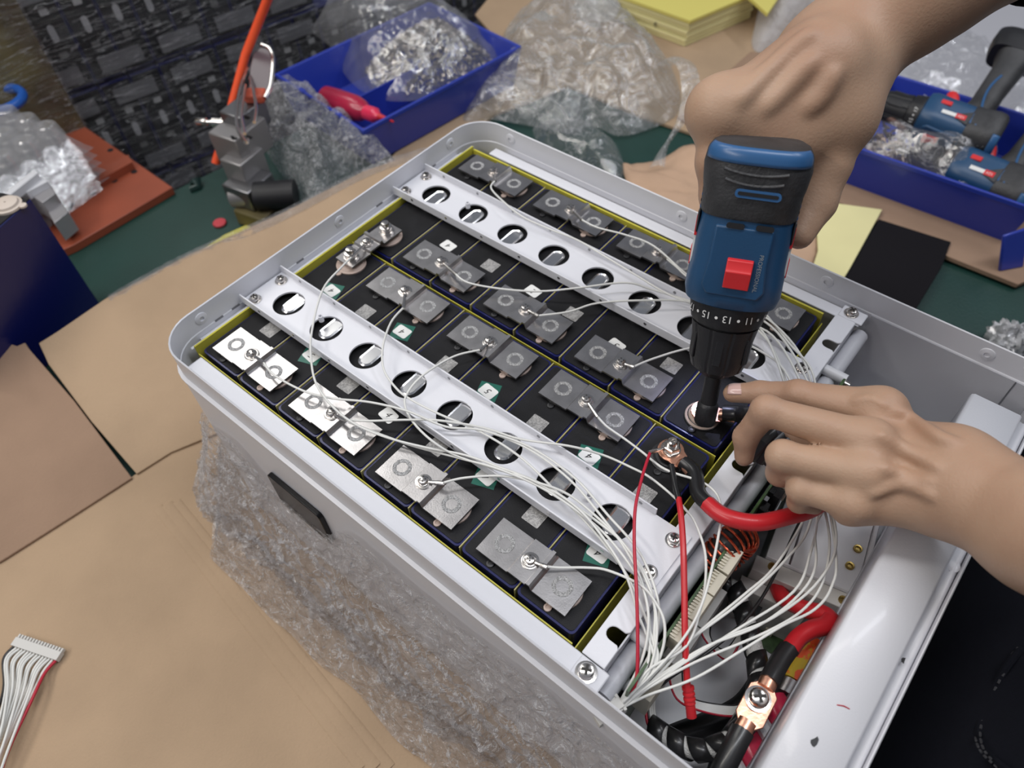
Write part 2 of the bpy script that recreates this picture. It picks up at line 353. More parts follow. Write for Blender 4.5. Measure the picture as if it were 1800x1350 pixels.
# ================================================================== battery case
p = .0462; D = .168; YC = D/2
ZR = .025; ZB = -.195; X0 = -.2015; X1 = .346; Y0 = -.1075; Y1 = .2765; RC = .034
case = empty('battery_case', (0, 0, 0), 'open white metal battery case lying on its back on the carton', 'battery case')
def outline(x0, x1, y0, y1, r, n=8):
    out = []; r = max(r, .001); q = max(.006-(RC-r), .001)
    for cx, cy, a, rr in ((x1-q, y1-q, 0, q), (x0+r, y1-r, 90, r), (x0+r, y0+r, 180, r), (x1-q, y0+q, 270, q)):
        for k in range(n+1): t = math.radians(a+90*k/n); out.append((cx+rr*math.cos(t), cy+rr*math.sin(t)))
    return out
def shell(prof, m, name, rr=RC, bev=0):   # prof list of (inset, z)
    mb = MB(); rings = [[(x, y, z) for x, y in outline(X0+i, X1-i, Y0+i, Y1-i, rr-i)] for i, z in prof]
    n = len(rings[0]); vs = [v for r in rings for v in r]
    fs = [(i*n+k, i*n+(k+1) % n, (i+1)*n+(k+1) % n, (i+1)*n+k) for i in range(len(rings)-1) for k in range(n)]
    mb.add(vs, fs); mb.f.append(tuple(range((len(rings)-1)*n, len(rings)*n))); return mb.build(name, m, case, smooth=30)
shell([(.0, -.194), (.0, -.004), (-.0012, -.0032), (-.0012, -.001), (.0016, .0002), (.0016, .0245), (.0022, .0252), (.0030, .0245), (.0030, .004), (.0036, .0032), (.0036, -.1925)], WHITE, 'shell')
# grey back compartment lining on far side wall (right of the cells)
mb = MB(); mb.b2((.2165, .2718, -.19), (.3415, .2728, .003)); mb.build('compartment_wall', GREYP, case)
mb = MB(); mb.b2((.2165, -.10, -.1015), (.3415, .2718, -.1005)); mb.build('compartment_floor', mat('floor_paint', (.74, .745, .77), .32, bump=.05), case)
mb = MB(); mb.tube([(.326, .2715, .003), (.326, .2715, -.19)], .0005, 6); mb.build('wall_seam', DSTEEL, case)
# rim rivet bosses
def boss(x, y, z, ax):
    mb = MB(); m = {'x': Matrix.Rotation(math.pi/2, 3, 'Y'), '-y': Matrix.Rotation(math.pi/2, 3, 'X')}[ax]
    mb.lathe([(.0055, 0), (.0052, .0007), (.0035, .0012), (.0022, .0014), (.0022, .0004), (.0001, .0003)], (x, y, z), 20, m); return mb.build('rivet_boss', WHITE, case)
for y in (-.065, .085, .232): boss(X0+.003, y, .0145, 'x')
for x in (-.155, .04, .175, .300): boss(x, Y1-.003, .0145, '-y')
# small slots pressed in the wall, by the beams
for y in (-.052, -.035, .035, .132, .205):
    mb = MB(); mb.b2((X0+.003, y-.004, .0025), (X0+.0037, y+.004, .0040)); mb.build('wall_slot', DSTEEL, case)
# inner frame: four flanges round the cells, stepped
frame = case
ox0, ox1, oy0, oy1 = -.1875, .1945, -.0865, .2545
def fbox(a, b, nm='flange', m=WHITE, bev=.0012):
    mb = MB(); mb.b2(a, b); return mb.build(nm, m, frame, bevel=bev)
fbox((-.175, Y0+.0045, .002), (.2135, oy0, .0035))                       # near flange
fbox((-.175, oy0-.0004, -.02), (.198, oy0, .002), 'flange_return')
fbox((-.168, oy1, .002), (.2135, .2655, .0035))                      # far flange
fbox((-.160, .2655, -.004), (.2135, Y1-.0046, -.0025))                    # far step
fbox((-.160, .2650, -.004), (.2135, .2660, .002), 'flange_return')
fbox((X0+.011, -.0862, .002), (ox0, .2545, .0035))                     # left flange
fbox((X0+.0038, -.074, -.003), (X0+.012, .2400, -.0015))
fbox((X0+.010, -.074, -.003), (X0+.0112, .2400, .0035), 'flange_return')
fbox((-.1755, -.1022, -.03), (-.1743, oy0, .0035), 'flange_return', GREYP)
# right plate with three slots (prism with notches)
def notch(yc, w=.0045, xin=.1985, xo=.2105):
    pts = [(xo, yc-w-.002), (xo-.002, yc-w), (xin+w, yc-w)]
    for k in range(1, 8):
        a = -math.pi/2-math.pi*k/8; pts.append((xin+w+w*math.cos(a), yc+w*math.sin(a)))
    pts += [(xin+w, yc+w), (xo-.002, yc+w), (xo, yc+w+.002)]; return pts
poly = [(.1945, -.0865), (.2105, -.0865)]
for yc in (-.066, .083, .222): poly += notch(yc)
poly += [(.2105, .2545), (.1945, .2545)]
mb = MB(); mb.prism(poly, .0036, .0052); mb.build('slotted_plate', WHITE, frame, bevel=.0005)
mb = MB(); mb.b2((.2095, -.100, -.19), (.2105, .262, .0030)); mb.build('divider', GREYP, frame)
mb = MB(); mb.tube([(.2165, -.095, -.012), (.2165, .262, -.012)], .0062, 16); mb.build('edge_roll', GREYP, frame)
mb = MB(); mb.b2((.1955, -.1005, .0036), (.2150, -.0872, .0052)); mb.build('corner_tab', WHITE, frame, bevel=.002)
mb = MB(); mb.b2((.1955, .2550, .0036), (.2150, .2685, .0052)); mb.build('corner_tab', WHITE, frame, bevel=.002)
# white stand-offs through the divider
for y, z in ((-.078, -.02), (-.055, -.004), (.205, -.004)):
    mb = MB(); mb.tube([(.2105, y, z), (.228, y, z)], .0042, 14); mb.build('standoff', LWHITE, frame, smooth=50)
# display window on the near side wall
mb = MB(); mb.prism(rrect(-.090, -.028, -.104, -.058, .004), 0, .004)
for v in mb.v: v.x, v.y, v.z = v.x, Y0-.0002-v.z, v.y+.005
mb.build('display_panel', mat('display_gloss', (.004, .004, .005), .25, spec=.3), case, bevel=.0006)
# end cover: long hollow channel at the right
cov = empty('end_cover', (0, 0, 0), 'long white folded cover bar across the right end of the case', 'cover')
mb = MB()
prof = [(.303, -.03), (.303, .0225), (.3035, .0245), (.3050, .0255), (.3340, .0255), (.3350, .0245), (.3358, .0205), (.3385, .0195), (.3400, .0205), (.3415, .0195), (.3425, .0160), (.3425, -.02)]
mb.add([(x, y, z) for y in (-.1035, .2190) for x, z in prof], [(i, i+1, len(prof)+i+1, len(prof)+i) for i in range(len(prof)-1)])
mb.build('channel', WHITE, cov, solid=.0012, smooth=50)
mb = MB(); mb.prism([(x, z) for x, z in prof], -.2195, -.2183)
for v in mb.v: v.x, v.y, v.z = v.x, -v.z, v.y
mb.build('end_plate', WHITE, cov)
mb = MB(); mb.lathe([(.0045, 0), (.0045, .001), (.0025, .0015), (.0015, .0015)], (.3385, .088, .0195), 16); mb.build('rivet_boss', WHITE, cov)
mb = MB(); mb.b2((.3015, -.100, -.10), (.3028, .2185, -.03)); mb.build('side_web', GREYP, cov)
# debris flecks on the cover
rnd = random.Random(5)
for (u, v, s, m, lb) in ((1431, 1305, .0032, INK, 'small black fleck on the white cover bar near its lower end'), (1588, 1160, .0022, INK, 'tiny dark fleck at the outer edge of the white cover bar'), (1482, 1243, .0028, DRED, 'tiny red thread scrap on the white cover bar')):
    q = P(u, v, .0262); mb = MB()
    if m is DRED: mb.tube([q+Vector((-.003, -.001, 0)), q+Vector((0, .0006, .0004)), q+Vector((.003, .0012, 0))], .0003, 5)
    else:
        mb.prism([(q.x+s*(.5+.5*rnd.random())*math.cos(a)*.6, q.y+s*(.5+.7*rnd.random())*math.sin(a)) for a in [k*.785 for k in range(8)]], .0258, .0264)
    tag(mb.build('fleck', m), lb, 'debris')

# ---- screws (pan head with washer and cross)
def screw_mesh(r=.0042, cross=True):
    mb = MB(); mb.lathe([(r*1.35, 0), (r*1.35, .0008), (r*1.02, .0009), (r*1.02, .0018), (r, .0030), (r*.8, .0042), (r*.45, .0047)], n=22)
    return mb.mesh('screw_head')
def cross_mesh(r=.0042):
    mb = MB(); a = r*.62; b = r*.16
    pts = [(b, a), (-b, a), (-b, b), (-a, b), (-a, -b), (-b, -b), (-b, -a), (b, -a), (b, -b), (a, -b), (a, b), (b, b)]
    mb.prism(pts, .0040, .00478); return mb.mesh('cross')
SH = screw_mesh(); SH.materials.append(STEEL); XH = cross_mesh(); XH.materials.append(mat('recess_dark', (.03, .028, .026), .5, metal=.5))
def screw(loc, parent, s=1.0, rz=.5, tilt=(0, 0)):
    o = bpy.data.objects.new('screw', SH); link(o, parent); o.location = loc; o.scale = (s, s, s); o.rotation_euler = (tilt[0], tilt[1], rz)
    c = bpy.data.objects.new('cross_recess', XH); link(c, o); return o
screw((.2035, -.0945, .0052), frame, 1.15, .4); screw((.2035, .2620, .0052), frame, 1.0, .9)

# ================================================================== cells
ordn = ['first', 'second', 'third', 'fourth', 'fifth', 'sixth', 'seventh', 'eighth']
cells = {}
mb = MB(); mb.prism(rrect(-.0222, .0222, -.0808, .0808, .0035, 5), -.190, -.0006); canm = mb.mesh('can'); canm.materials.append(NAVY)
mb = MB(); mb.prism(rrect(-.0208, .0208, -.0793, .0793, .003, 5), -.0008, .0001); topm = mb.mesh('top'); topm.materials.append(BLACKP)
def stad(w, l, n=10):
    out = []
    for k in range(n+1): a = math.pi*k/n; out.append((w*math.cos(a), l+w*math.sin(a)))
    for k in range(n+1): a = math.pi+math.pi*k/n; out.append((w*math.cos(a), -l+w*math.sin(a)))
    return out
mb = MB(); A = stad(.0066, .0080); B = stad(.0056, .0080); Cc = stad(.0046, .0078)
N_ = len(A); mb.add([(x, y, .0001) for x, y in A]+[(x, y, .0036) for x, y in A]+[(x, y, .0044) for x, y in B]+[(x, y, .0037) for x, y in Cc],
    [(i*N_+k, i*N_+(k+1) % N_, (i+1)*N_+(k+1) % N_, (i+1)*N_+k) for i in range(3) for k in range(N_)]+[tuple(range(3*N_, 4*N_))])
ventm = mb.mesh('vent', 20); ventm.materials.append(ALUB)
def term_mesh(m):
    mb = MB(); mb.lathe([(.0132, 0), (.0132, .0012), (.0124, .0016), (.0116, .0016), (.0105, .0026), (.0080, .0028), (.0074, .0036), (.0001, .0036)], n=28)
    mb.lathe([(.0026, 0), (.0026, .0012), (.0014, .0014), (.0012, .0010), (.0001, .0010)], (0, -.0150, 0), 14)
    me = mb.mesh('terminal'); me.materials.append(m); return me
tb, tk = term_mesh(BEIGE), term_mesh(BLKSEAL)
for blk in (0, 1):
    for i in range(8):
        where = ('near' if blk == 0 else 'far')
        e = empty('battery_cell', ((i-3.5)*p, blk*D, 0), 'dark blue prismatic cell under the %s hole from left of the %s cross beam' % (ordn[i], where), 'battery cell', 'battery cells in the case')
        for nm, me in (('can', canm), ('top_sheet', topm), ('vent', ventm)):
            link(bpy.data.objects.new(nm, me), e)
        for sgn in (-1, 1):
            isb = (i % 2 == 1) if sgn*(1 if blk == 0 else -1) < 0 else (i % 2 == 0)
            t = bpy.data.objects.new('terminal_seal', tb if isb else tk); link(t, e); t.location = (0, sgn*.0615, .0001)
            if sgn > 0 and not isb: t.rotation_euler = (0, 0, 0)
        cells[(blk, i)] = e
# insulation boards
def board(a, b, lb, m=YELLOW, grp=None):
    mb = MB(); mb.b2(a, b); o = mb.build('insulation_board', m); tag(o, lb, 'board', grp); return o
board((-.1878, -.0840, -.185), (-.1862, .2520, .0052), 'yellow insulation board along the left end of the cells')
board((-.1850, .2502, -.185), (.1860, .2520, .0030), 'yellow insulation board along the far side of the cells')
board((-.1850, .0834, -.185), (.1860, .0841, -.0018), 'yellow insulation board between the near and far cell blocks')
board((.1874, -.0840, -.185), (.1882, .2520, -.008), 'yellow insulation board at the right end of the cells')
board((-.1850, -.0845, -.185), (.1860, -.0836, -.002), 'yellow insulation board along the near side of the cells', YELLOW)
for blk in (0, 1):
    for i in range(7):
        x = (i-3)*p; mb = MB(); mb.b2((x-.0004, blk*D-.0805, -.18), (x+.0004, blk*D+.0805, .0006))
        o = mb.build('separator_sheet', mat('sep_yellow', (.42, .38, .16), .5) if not (blk or i) else bpy.data.materials['sep_yellow'])
        tag(o, 'thin yellow separator between the %s and %s cells of the %s block' % (ordn[i], ordn[i+1], 'near' if blk == 0 else 'far'), 'separator', 'thin separator sheets between cells')
# stickers and grey print labels, put on the cell they lie on
def onto(u, v, z=.0004):
    q = P(u, v, z); blk = 0 if q.y < .084 else 1; i = max(0, min(7, int(round(q.x/p+3.5)))); return q, cells[(blk, i)]
def sticker(u, v, txt, rz, tape=False):
    q, c = onto(u, v); l = q-c.location
    if tape:
        mb = MB(); mb.box((l.x, l.y, .0002), (.0165, .0165, .0001), Matrix.Rotation(.35, 3, 'Z')); mb.build('green_tape', GTAPE, c)
    mb = MB(); mb.prism(rrect(-.0068, .0068, -.0052, .0052, .0018, 4), 0, .0002)
    s = mb.build('number_sticker', STICK, c, loc=(l.x, l.y, .0004), rot=(0, 0, rz))
    me = text_mesh(txt, .0075)
    for v_ in me.vertices: v_.co.x += v_.co.y*.25
    me.materials.clear(); me.materials.append(INK); t = bpy.data.objects.new('handwritten_number', me); link(t, s); t.location = (0, 0, .0003); t.rotation_euler = (0, 0, math.pi)
for a in ((788, 432, '4', -.1), (937, 512, '2', -.1), (1083, 607, '3', -.15), (707, 583, '4', 0, True), (583, 511, '4', -.1, True), (548, 625, '5', -.1, True),
          (683, 730, '4', 3.0), (858, 688, '5', -.1, True), (1036, 802, '4', -.1, True), (855, 838, '4', -.1, True), (1052, 972, '4', 0, True)): sticker(*a)
for (u, v) in ((643, 548), (475, 580), (612, 677), (768, 785), (944, 745), (940, 908), (785, 640), (862, 467), (1007, 552), (1180, 643), (1133, 868)):
    q, c = onto(u, v); l = q-c.location; mb = MB(); mb.prism(rrect(-.0068, .0068, -.0062, .0062, .0008, 3), .0002, .0005)
    mb.build('print_label', PLATE, c, loc=(l.x, l.y, 0))

# ================================================================== bus bars
def bus_mesh():
    # profile along x (length direction), extruded over y
    pr = [(-.0355, 0), (-.0105, 0), (-.0090, .0022), (.0030, .0022), (.0042, .0022), (.0052, .0045), (.0078, .0045), (.0088, .0012), (.0100, 0), (.0355, 0)]
    mb = MB(); hw = .0148
    top = [(x, -hw, z+.0016) for x, z in pr]+[(x, hw, z+.0016) for x, z in pr]
    bot = [(x, -hw, z) for x, z in pr]+[(x, hw, z) for x, z in pr]
    n = len(pr); vs = top+bot; fs = []
    for i in range(n-1):
        fs += [(i, i+1, n+i+1, n+i), (2*n+i, 3*n+i, 3*n+i+1, 2*n+i+1), (i, 2*n+i, 2*n+i+1, i+1), (n+i, n+i+1, 3*n+i+1, 3*n+i)]
    fs += [(0, n, 3*n, 2*n), (n-1, 3*n-1, 4*n-1, 2*n-1)] if False else [(0, n, 3*n, 2*n), (n-1, 2*n-1+2*n, 3*n-1, 0+n-1)][:1]
    fs.append((n-1, 3*n-1, 4*n-1, 2*n-1)); mb.add(vs, fs); me = mb.mesh('plate', 12); me.materials.append(ALU); return me
BM = bus_mesh()
mb = MB()
vsr = []; n_ = 40; rnd = random.Random(1)
for k in range(n_):
    a = 6.2832*k/n_; j = .0003*(rnd.random()-.5)
    for r, z in ((.0040+j, 0), (.0042+j, .00022), (.0066+j, .00022), (.0068+j, 0)): vsr.append((r*math.cos(a), r*math.sin(a), z))
mb.add(vsr, [(k*4+i, ((k+1) % n_)*4+i, ((k+1) % n_)*4+i+1, k*4+i+1) for k in range(n_) for i in range(3)])
WR = mb.mesh('ring'); WR.materials.append(WELD)
mb = MB(); mb.lathe([(.0058, 0), (.0058, .0008), (.0044, .0010), (.0044, .0016), (.0037, .0017), (.0037, .0028), (.0030, .0040), (.0014, .0044)], n=20); LS = mb.mesh('screw'); LS.materials.append(STEEL)
bars = {}
def busbar(key, x, y, label, rz=0, z=.0038, bolts=False, L=1.0):
    e = empty('busbar', (x, y, z), label, 'busbar', 'aluminium busbars linking the cells'); e.rotation_euler = (0, 0, rz)
    o = bpy.data.objects.new('plate', BM); link(o, e); o.scale = (L, .95 if not bolts else .7, 1)
    for s_ in (-1, 1):
        if bolts:
            mb = MB(); mb.lathe([(.0068, 0), (.0068, .0012), (.0055, .0013), (.0055, .0055), (.0035, .0058), (.0033, .0095), (.0015, .0098)], n=6 if False else 18); mb.build('nut', STEEL, e, loc=(s_*p*.5*L*1.08, 0, .0016))
        else:
            w = bpy.data.objects.new('weld_ring', WR); link(w, e); w.location = (s_*p/2, 0, .0017)
    s2 = bpy.data.objects.new('screw', LS); link(s2, e); s2.location = (-.0022, .0, .0038)
    c = bpy.data.objects.new('cross_recess', XH); link(c, s2); c.scale = (.85, .85, .92); c.rotation_euler = (0, 0, .6)
    bars[key] = e; return e
T = .1235/2
for k in range(4):
    busbar('a%d' % k, (2*k-3)*p, -T, 'aluminium busbar on the outer terminals of the near block, %s from the left' % ordn[k])
    busbar('d%d' % k, (2*k-3)*p, D+T, 'aluminium busbar along the far side of the case, %s from the left' % ordn[k])
for k in range(3):
    busbar('b%d' % k, (2*k-2)*p, T, 'aluminium busbar on the inner terminals of the near block, %s from the left' % ordn[k])
    busbar('c%d' % k, (2*k-2)*p, D-T, 'aluminium busbar on the inner terminals of the far block, %s from the left' % ordn[k])
busbar('l', -3.5*p, D/2+.001, 'short bolted link bar joining near and far blocks at the left', math.pi/2, .006, True, .86)

# ================================================================== cross beams
HX = [(i-3.5)*p*1.0 for i in range(8)]
def beam(yc, label, offs):
    zf = .0064; e = empty('cross_beam', (0, yc, zf), label, 'beam', 'white perforated cross beams')
    xa, xb = -.197, .2065; hw = .0218; bm = bmesh.new()
    # plate with round holes: build each bay as quad ring around the circle
    xs = [xa]+[HX[i]+p/2+offs for i in range(7)]+[xb]
    hx = [x+offs for x in HX]; R_ = .0135; NN = 32
    def plate(z):
        vs = []; fs = []
        return vs, fs
    mb = MB()
    for i in range(8):
        x0, x1 = xs[i], xs[i+1]; cx = hx[i]
        if i == 0: x0 = cx-p/2
        if i == 7: x1 = cx+p/2
        ins, outs = [], []
        for k in range(NN):
            a = 2*math.pi*(k+.5)/NN; c, s = math.cos(a), math.sin(a)
            tx = ((x1-cx)/c) if c > 0 else ((x0-cx)/c); ty = (hw/abs(s)); t = min(tx, ty)
            ins.append((cx+R_*c, R_*s)); outs.append((cx+t*c, t*s))
        # insert exact corners by snapping nearest
        for (qx, qy) in ((x0, -hw), (x0, hw), (x1, -hw), (x1, hw)):
            j = min(range(NN), key=lambda k: (outs[k][0]-qx)**2+(outs[k][1]-qy)**2); outs[j] = (qx, qy)
        b = len(mb.v)
        for z in (0, -.0015):
            mb.add([(x, y, z) for x, y in ins]+[(x, y, z) for x, y in outs], [])
        for k in range(NN):
            k2 = (k+1) % NN
            mb.f += [(b+k, b+k2, b+NN+k2, b+NN+k), (b+2*NN+k, b+3*NN+k, b+3*NN+k2, b+2*NN+k2), (b+k, b+2*NN+k, b+2*NN+k2, b+k2)]
    mb.b2((xa, -hw, -.0015), (hx[0]-p/2, hw, 0)); mb.b2((hx[7]+p/2, -hw, -.0015), (xb, hw, 0))
    mb.build('beam_plate', WHITE, e, smooth=30)
    for s in (-1, 1):
        m2 = MB(); m2.b2((xa, s*hw-.0007, -.0015), (.180, s*hw+.0007, .0070)); m2.build('upturned_lip', WHITE, e, bevel=.0004)
        for k in range(9):
            x = -.172+k*.0425; m3 = MB(); m3.tube([(x, s*hw-.0009, .0032), (x, s*hw+.0009, .0032)], .0014, 10)
            m3.build('lip_hole', DSTEEL if s > 0 else ALUB, e)
    m4 = MB(); m4.lathe([(.0022, 0), (.0022, .0055), (.0013, .0056), (.0012, .003)], (-.126, .0035, 0), 14); m4.build('guide_pin', WHITE, e)
    m4 = MB(); m4.lathe([(.0022, 0), (.0022, .0055), (.0013, .0056), (.0012, .003)], (.139, .0035, 0), 14); m4.build('guide_pin', WHITE, e)
    for x, y in ((-.1885, -.0145), (-.1885, .0135), (.1985, -.0150), (.1985, .0130)): screw((x, y, 0), e, .95, random.random()*3)
    return e
beam(-.0065, 'white perforated cross beam over the near cell block, with wires across it', -.001)
beam(.1745-.002, 'white perforated cross beam over the far cell block, behind the drill', -.001)
# ================================================================== wiring
def wpath(pts):
    out = []; z = 0
    for q in pts:
        if len(q) == 3: z = q[2]
        out.append((q[0], q[1], z))
    return [P(*q) for q in out]
main1_pos = Vector((3.5*p-.002, T-.001, .0125))
harness = empty('wire_harness', P(1075, 1247, -.012), 'bundle of thin white sensing wires gathered into a small white plug', 'wires')
hl = harness.location.copy(); HW = 0
def wire(pts, m=WIREW, r=.00088, parent=None, nm='wire', sm=6, lug=None, off=(0, 0, 0), raw=False):
    global HW
    if parent is None and not raw:
        HW += 1
        if HW > 10: pts = [((q[0]+(HW-14)*8.5*math.sin(math.pi*min(1, max(0, (q[1]-520)/330))), q[1], q[2]) if 1250 < q[0] < 1450 and 530 < q[1] < 850 else q) for q in pts]
    pp = pts if raw else wpath(pts)
    pp = smoothpath(pp, sm); par = harness if parent is None else parent; o_ = par.location
    mb = MB(); mb.tube([q-o_ for q in pp], r, 7); w = mb.build(nm, m, par, smooth=60)
    if lug:
        a = pp[0]-o_; cs = [Vector(b_.matrix_basis @ Vector((-.0022, 0, .0047)))-o_ for b_ in bars.values()]+[main1_pos-o_]
        rc = min(cs, key=lambda c_: (c_-a).length); d = (a-rc).normalized(); mb = MB()
        mb.tube([rc+d*.004, rc+d*.0058, a-d*.003, a+d*.001], [.0013, .0011, .0016, .0016], 8, flat=.8)
        mb.lathe([(.0050, -.0003), (.0050, .0004), (.0026, .0005), (.0026, -.0003)], rc, 18); mb.build('ring_lug', STEEL, w)
    return w
Z1 = .0155; END = [(1150, 1165, .006), (1108, 1218, -.004), (1085, 1241, -.012)]
def E_(k):   # slightly different last leg per wire
    return [(1150+((k*7) % 13)*1.6-10, 1160+((k*5) % 11)*1.6, .004), (1110+(k*3 % 7)-3, 1216+(k*5 % 7)-3, -.005), (1084+(k % 5), 1241+(k % 3)*2, -.012)]
wire([(463, 637, .011), (483, 660, .012), (533, 687, .012), (583, 700, .014), (650, 707, .018), (717, 723, .020), (783, 750, .016), (850, 757, .013), (930, 790, .012), (1000, 842, .012), (1055, 905, .014), (1105, 975, .015), (1136, 1050, .012)]+E_(0), lug=1)
wire([(618, 452, .015), (600, 470, .018), (567, 510, .020), (548, 583, .017), (547, 633, .018), (557, 677, .018), (587, 717, .016), (627, 747, .013), (683, 770, .012), (750, 787, .012), (817, 800, .014), (880, 822, .018), (950, 850, .018), (1015, 893, .018), (1062, 948, .017), (1100, 1010, .015), (1122, 1080, .010)]+E_(1), lug=1)
wire([(606, 738, .012), (650, 740, .012), (717, 738, .015), (770, 739, .018), (850, 752, .014), (915, 772, .013), (1000, 784, .018), (1060, 800, .012), (1110, 822, .012), (1142, 839, .013), (1183, 872, .013), (1206, 897, .014), (1222, 919, .014), (1239, 969, .012), (1240, 1025, .012), (1231, 1072, .010), (1206, 1136, .006)]+E_(2), lug=1)
wire([(709, 541, .012), (687, 567, .014), (673, 610, .018), (675, 650, .014), (697, 683, .013), (723, 703, .013), (770, 727, .013), (850, 762, .012), (920, 808, .012), (985, 872, .013), (1045, 935, .013), (1095, 1000, .015), (1130, 1072, .010)]+E_(3), lug=1)
wire([(845, 615, .012), (797, 627, .014), (743, 660, .018), (715, 693, .014), (713, 717, .014), (727, 743, .014), (757, 773, .018), (800, 800, .012), (867, 823, .014), (933, 843, .020), (1000, 883, .015), (1050, 917, .014), (1100, 960, .015), (1140, 1030, .015), (1155, 1100, .010)]+E_(4), lug=1)
wire([(778, 849, .012), (817, 840, .013), (883, 837, .014), (950, 850, .020), (1000, 870, .018), (1047, 907, .015), (1094, 953, .015), (1135, 1010, .015), (1151, 1070, .012), (1150, 1120, .008)]+E_(5), lug=1)
wire([(1050, 732, .012), (1067, 750, .010), (1100, 773, .009), (1128, 794, .010), (1169, 825, .016), (1225, 844, .018), (1250, 858, .018), (1264, 878, .018), (1268, 911, .018), (1264, 936, .018), (1253, 992, .016), (1236, 1056, .014), (1211, 1108, .010), (1170, 1160, .006), (1111, 1219, -.004), (1086, 1243, -.012)], lug=1)
wire([(960, 996, .012), (985, 998, .010), (1033, 998, .009), (1069, 1003, .012), (1125, 1028, .016), (1153, 1060, .014), (1168, 1096, .012), (1164, 1144, .006), (1139, 1192, -.002), (1092, 1240, -.012)], lug=1)
wire([(613, 742, .012), (667, 763, .010), (730, 785, .009), (810, 806, .011), (880, 826, .018), (960, 862, .018), (1040, 918, .016), (1090, 970, .016), (1128, 1030, .015), (1140, 1090, .012), (1128, 1160, .004), (1086, 1241, -.012)])
wire([(850, 757, .014), (930, 785, .013), (1010, 840, .013), (1068, 905, .015), (1120, 965, .016), (1150, 1030, .014), (1158, 1085, .010), (1142, 1150, .004), (1088, 1240, -.012)])
# far block wires running behind the drill, then out under the left hand
wire([(800, 481, .012), (823, 497, .012), (883, 508, .012), (950, 512, .012), (1017, 506, .018), (1100, 497, .018), (1150, 510, .014), (1210, 528, .013), (1290, 548, .014), (1350, 578, .014), (1395, 650, .016), (1420, 760, -.01), (1432, 860, -.01), (1411, 917, -.005), (1361, 997, .0), (1306, 1047, .003), (1222, 1117, .004), (1139, 1205, -.004), (1090, 1241, -.012)], lug=1)
wire([(945, 555, .012), (1000, 548, .012), (1050, 533, .014), (1133, 528, .018), (1213, 531, .016), (1300, 556, .015), (1362, 600, .015), (1402, 680, .010), (1428, 790, -.01), (1448, 880, -.008), (1433, 928, -.004), (1433, 997, .002), (1403, 1047, .004), (1333, 1100, .006), (1236, 1139, .004), (1150, 1195, -.003), (1090, 1243, -.012)], lug=1)
wire([(1113, 645, .012), (1150, 630, .013), (1213, 612, .016), (1300, 604, .012), (1345, 618, .012), (1395, 665, .014), (1425, 800, -.008), (1456, 928, -.004), (1450, 1011, .0), (1417, 1067, .004), (1347, 1111, .006), (1222, 1164, .003), (1130, 1215, -.005), (1091, 1244, -.012)], lug=1)
wire([(870, 318, .012), (863, 330, .013), (880, 350, .016), (917, 380, .016), (967, 403, .015), (1017, 423, .0145), (1067, 453, .0145), (1117, 483, .0145), (1167, 513, .0145), (1213, 533, .0145), (1290, 562, .0145), (1358, 590, .015), (1410, 680, .012), (1440, 800, -.008), (1469, 969, .0), (1461, 1033, .003), (1431, 1072, .005), (1375, 1100, .007), (1306, 1142, .005), (1222, 1192, .0), (1139, 1222, -.006), (1092, 1245, -.012)], lug=1)
wire([(1022, 386, .012), (1050, 400, .012), (1100, 413, .014), (1150, 433, .014), (1213, 487, .014), (1290, 535, .015), (1362, 585, .016), (1418, 690, .010), (1430, 800, -.008), (1470, 940, .0), (1440, 1020, .003), (1360, 1085, .006), (1260, 1128, .005), (1140, 1205, -.003), (1093, 1245, -.012)], lug=1)
wire([(1172, 455, .012), (1190, 470, .014), (1213, 490, .016), (1290, 540, .016), (1345, 562, .016), (1400, 640, .014), (1425, 770, -.01), (1425, 915, -.006), (1380, 985, .0), (1300, 1060, .004), (1200, 1135, .003), (1130, 1205, -.004), (1093, 1243, -.012)], lug=1)
wire([(1340, 555, .012), (1370, 605, .016), (1405, 660, .012), (1425, 780, -.012), (1437, 905, -.006), (1425, 970, .0), (1395, 1040, .004), (1290, 1110, .005), (1180, 1180, .0), (1095, 1244, -.012)])
# red thin wire of the harness
wire([(1143, 795, .018), (1136, 815, .020), (1128, 842, .022), (1117, 892, .024), (1115, 955, .022), (1119, 1039, .018), (1121, 1122, .010), (1119, 1192, .0), (1106, 1222, -.006), (1084, 1242, -.012)], m=DRED, r=.0011, nm='red_wire', lug=1)
# black wire crossing the compartment
wire([(1412, 905, -.02), (1395, 940, -.02), (1372, 990, -.02), (1340, 1050, -.02), (1300, 1100, -.018), (1240, 1150, -.02), (1180, 1190, -.03), (1150, 1215, -.04)], m=BLKC, r=.0011, nm='black_wire')
mb = MB(); pc = P(1068, 1252, -.012); dz = (P(1110, 1222, -.012)-P(1066, 1252, -.012)).normalized(); pm = Matrix.Rotation(math.atan2(dz.y, dz.x), 3, 'Z')
mb.box(pc-hl, (.017, .0085, .0055), pm); mb.box(pc-hl+dz*.005+Vector((0, 0, .0035)), (.009, .0065, .0018), pm); mb.box(pc-hl+dz*.009, (.002, .0105, .0068), pm)
mb.build('plug', MODW, harness, bevel=.0004)

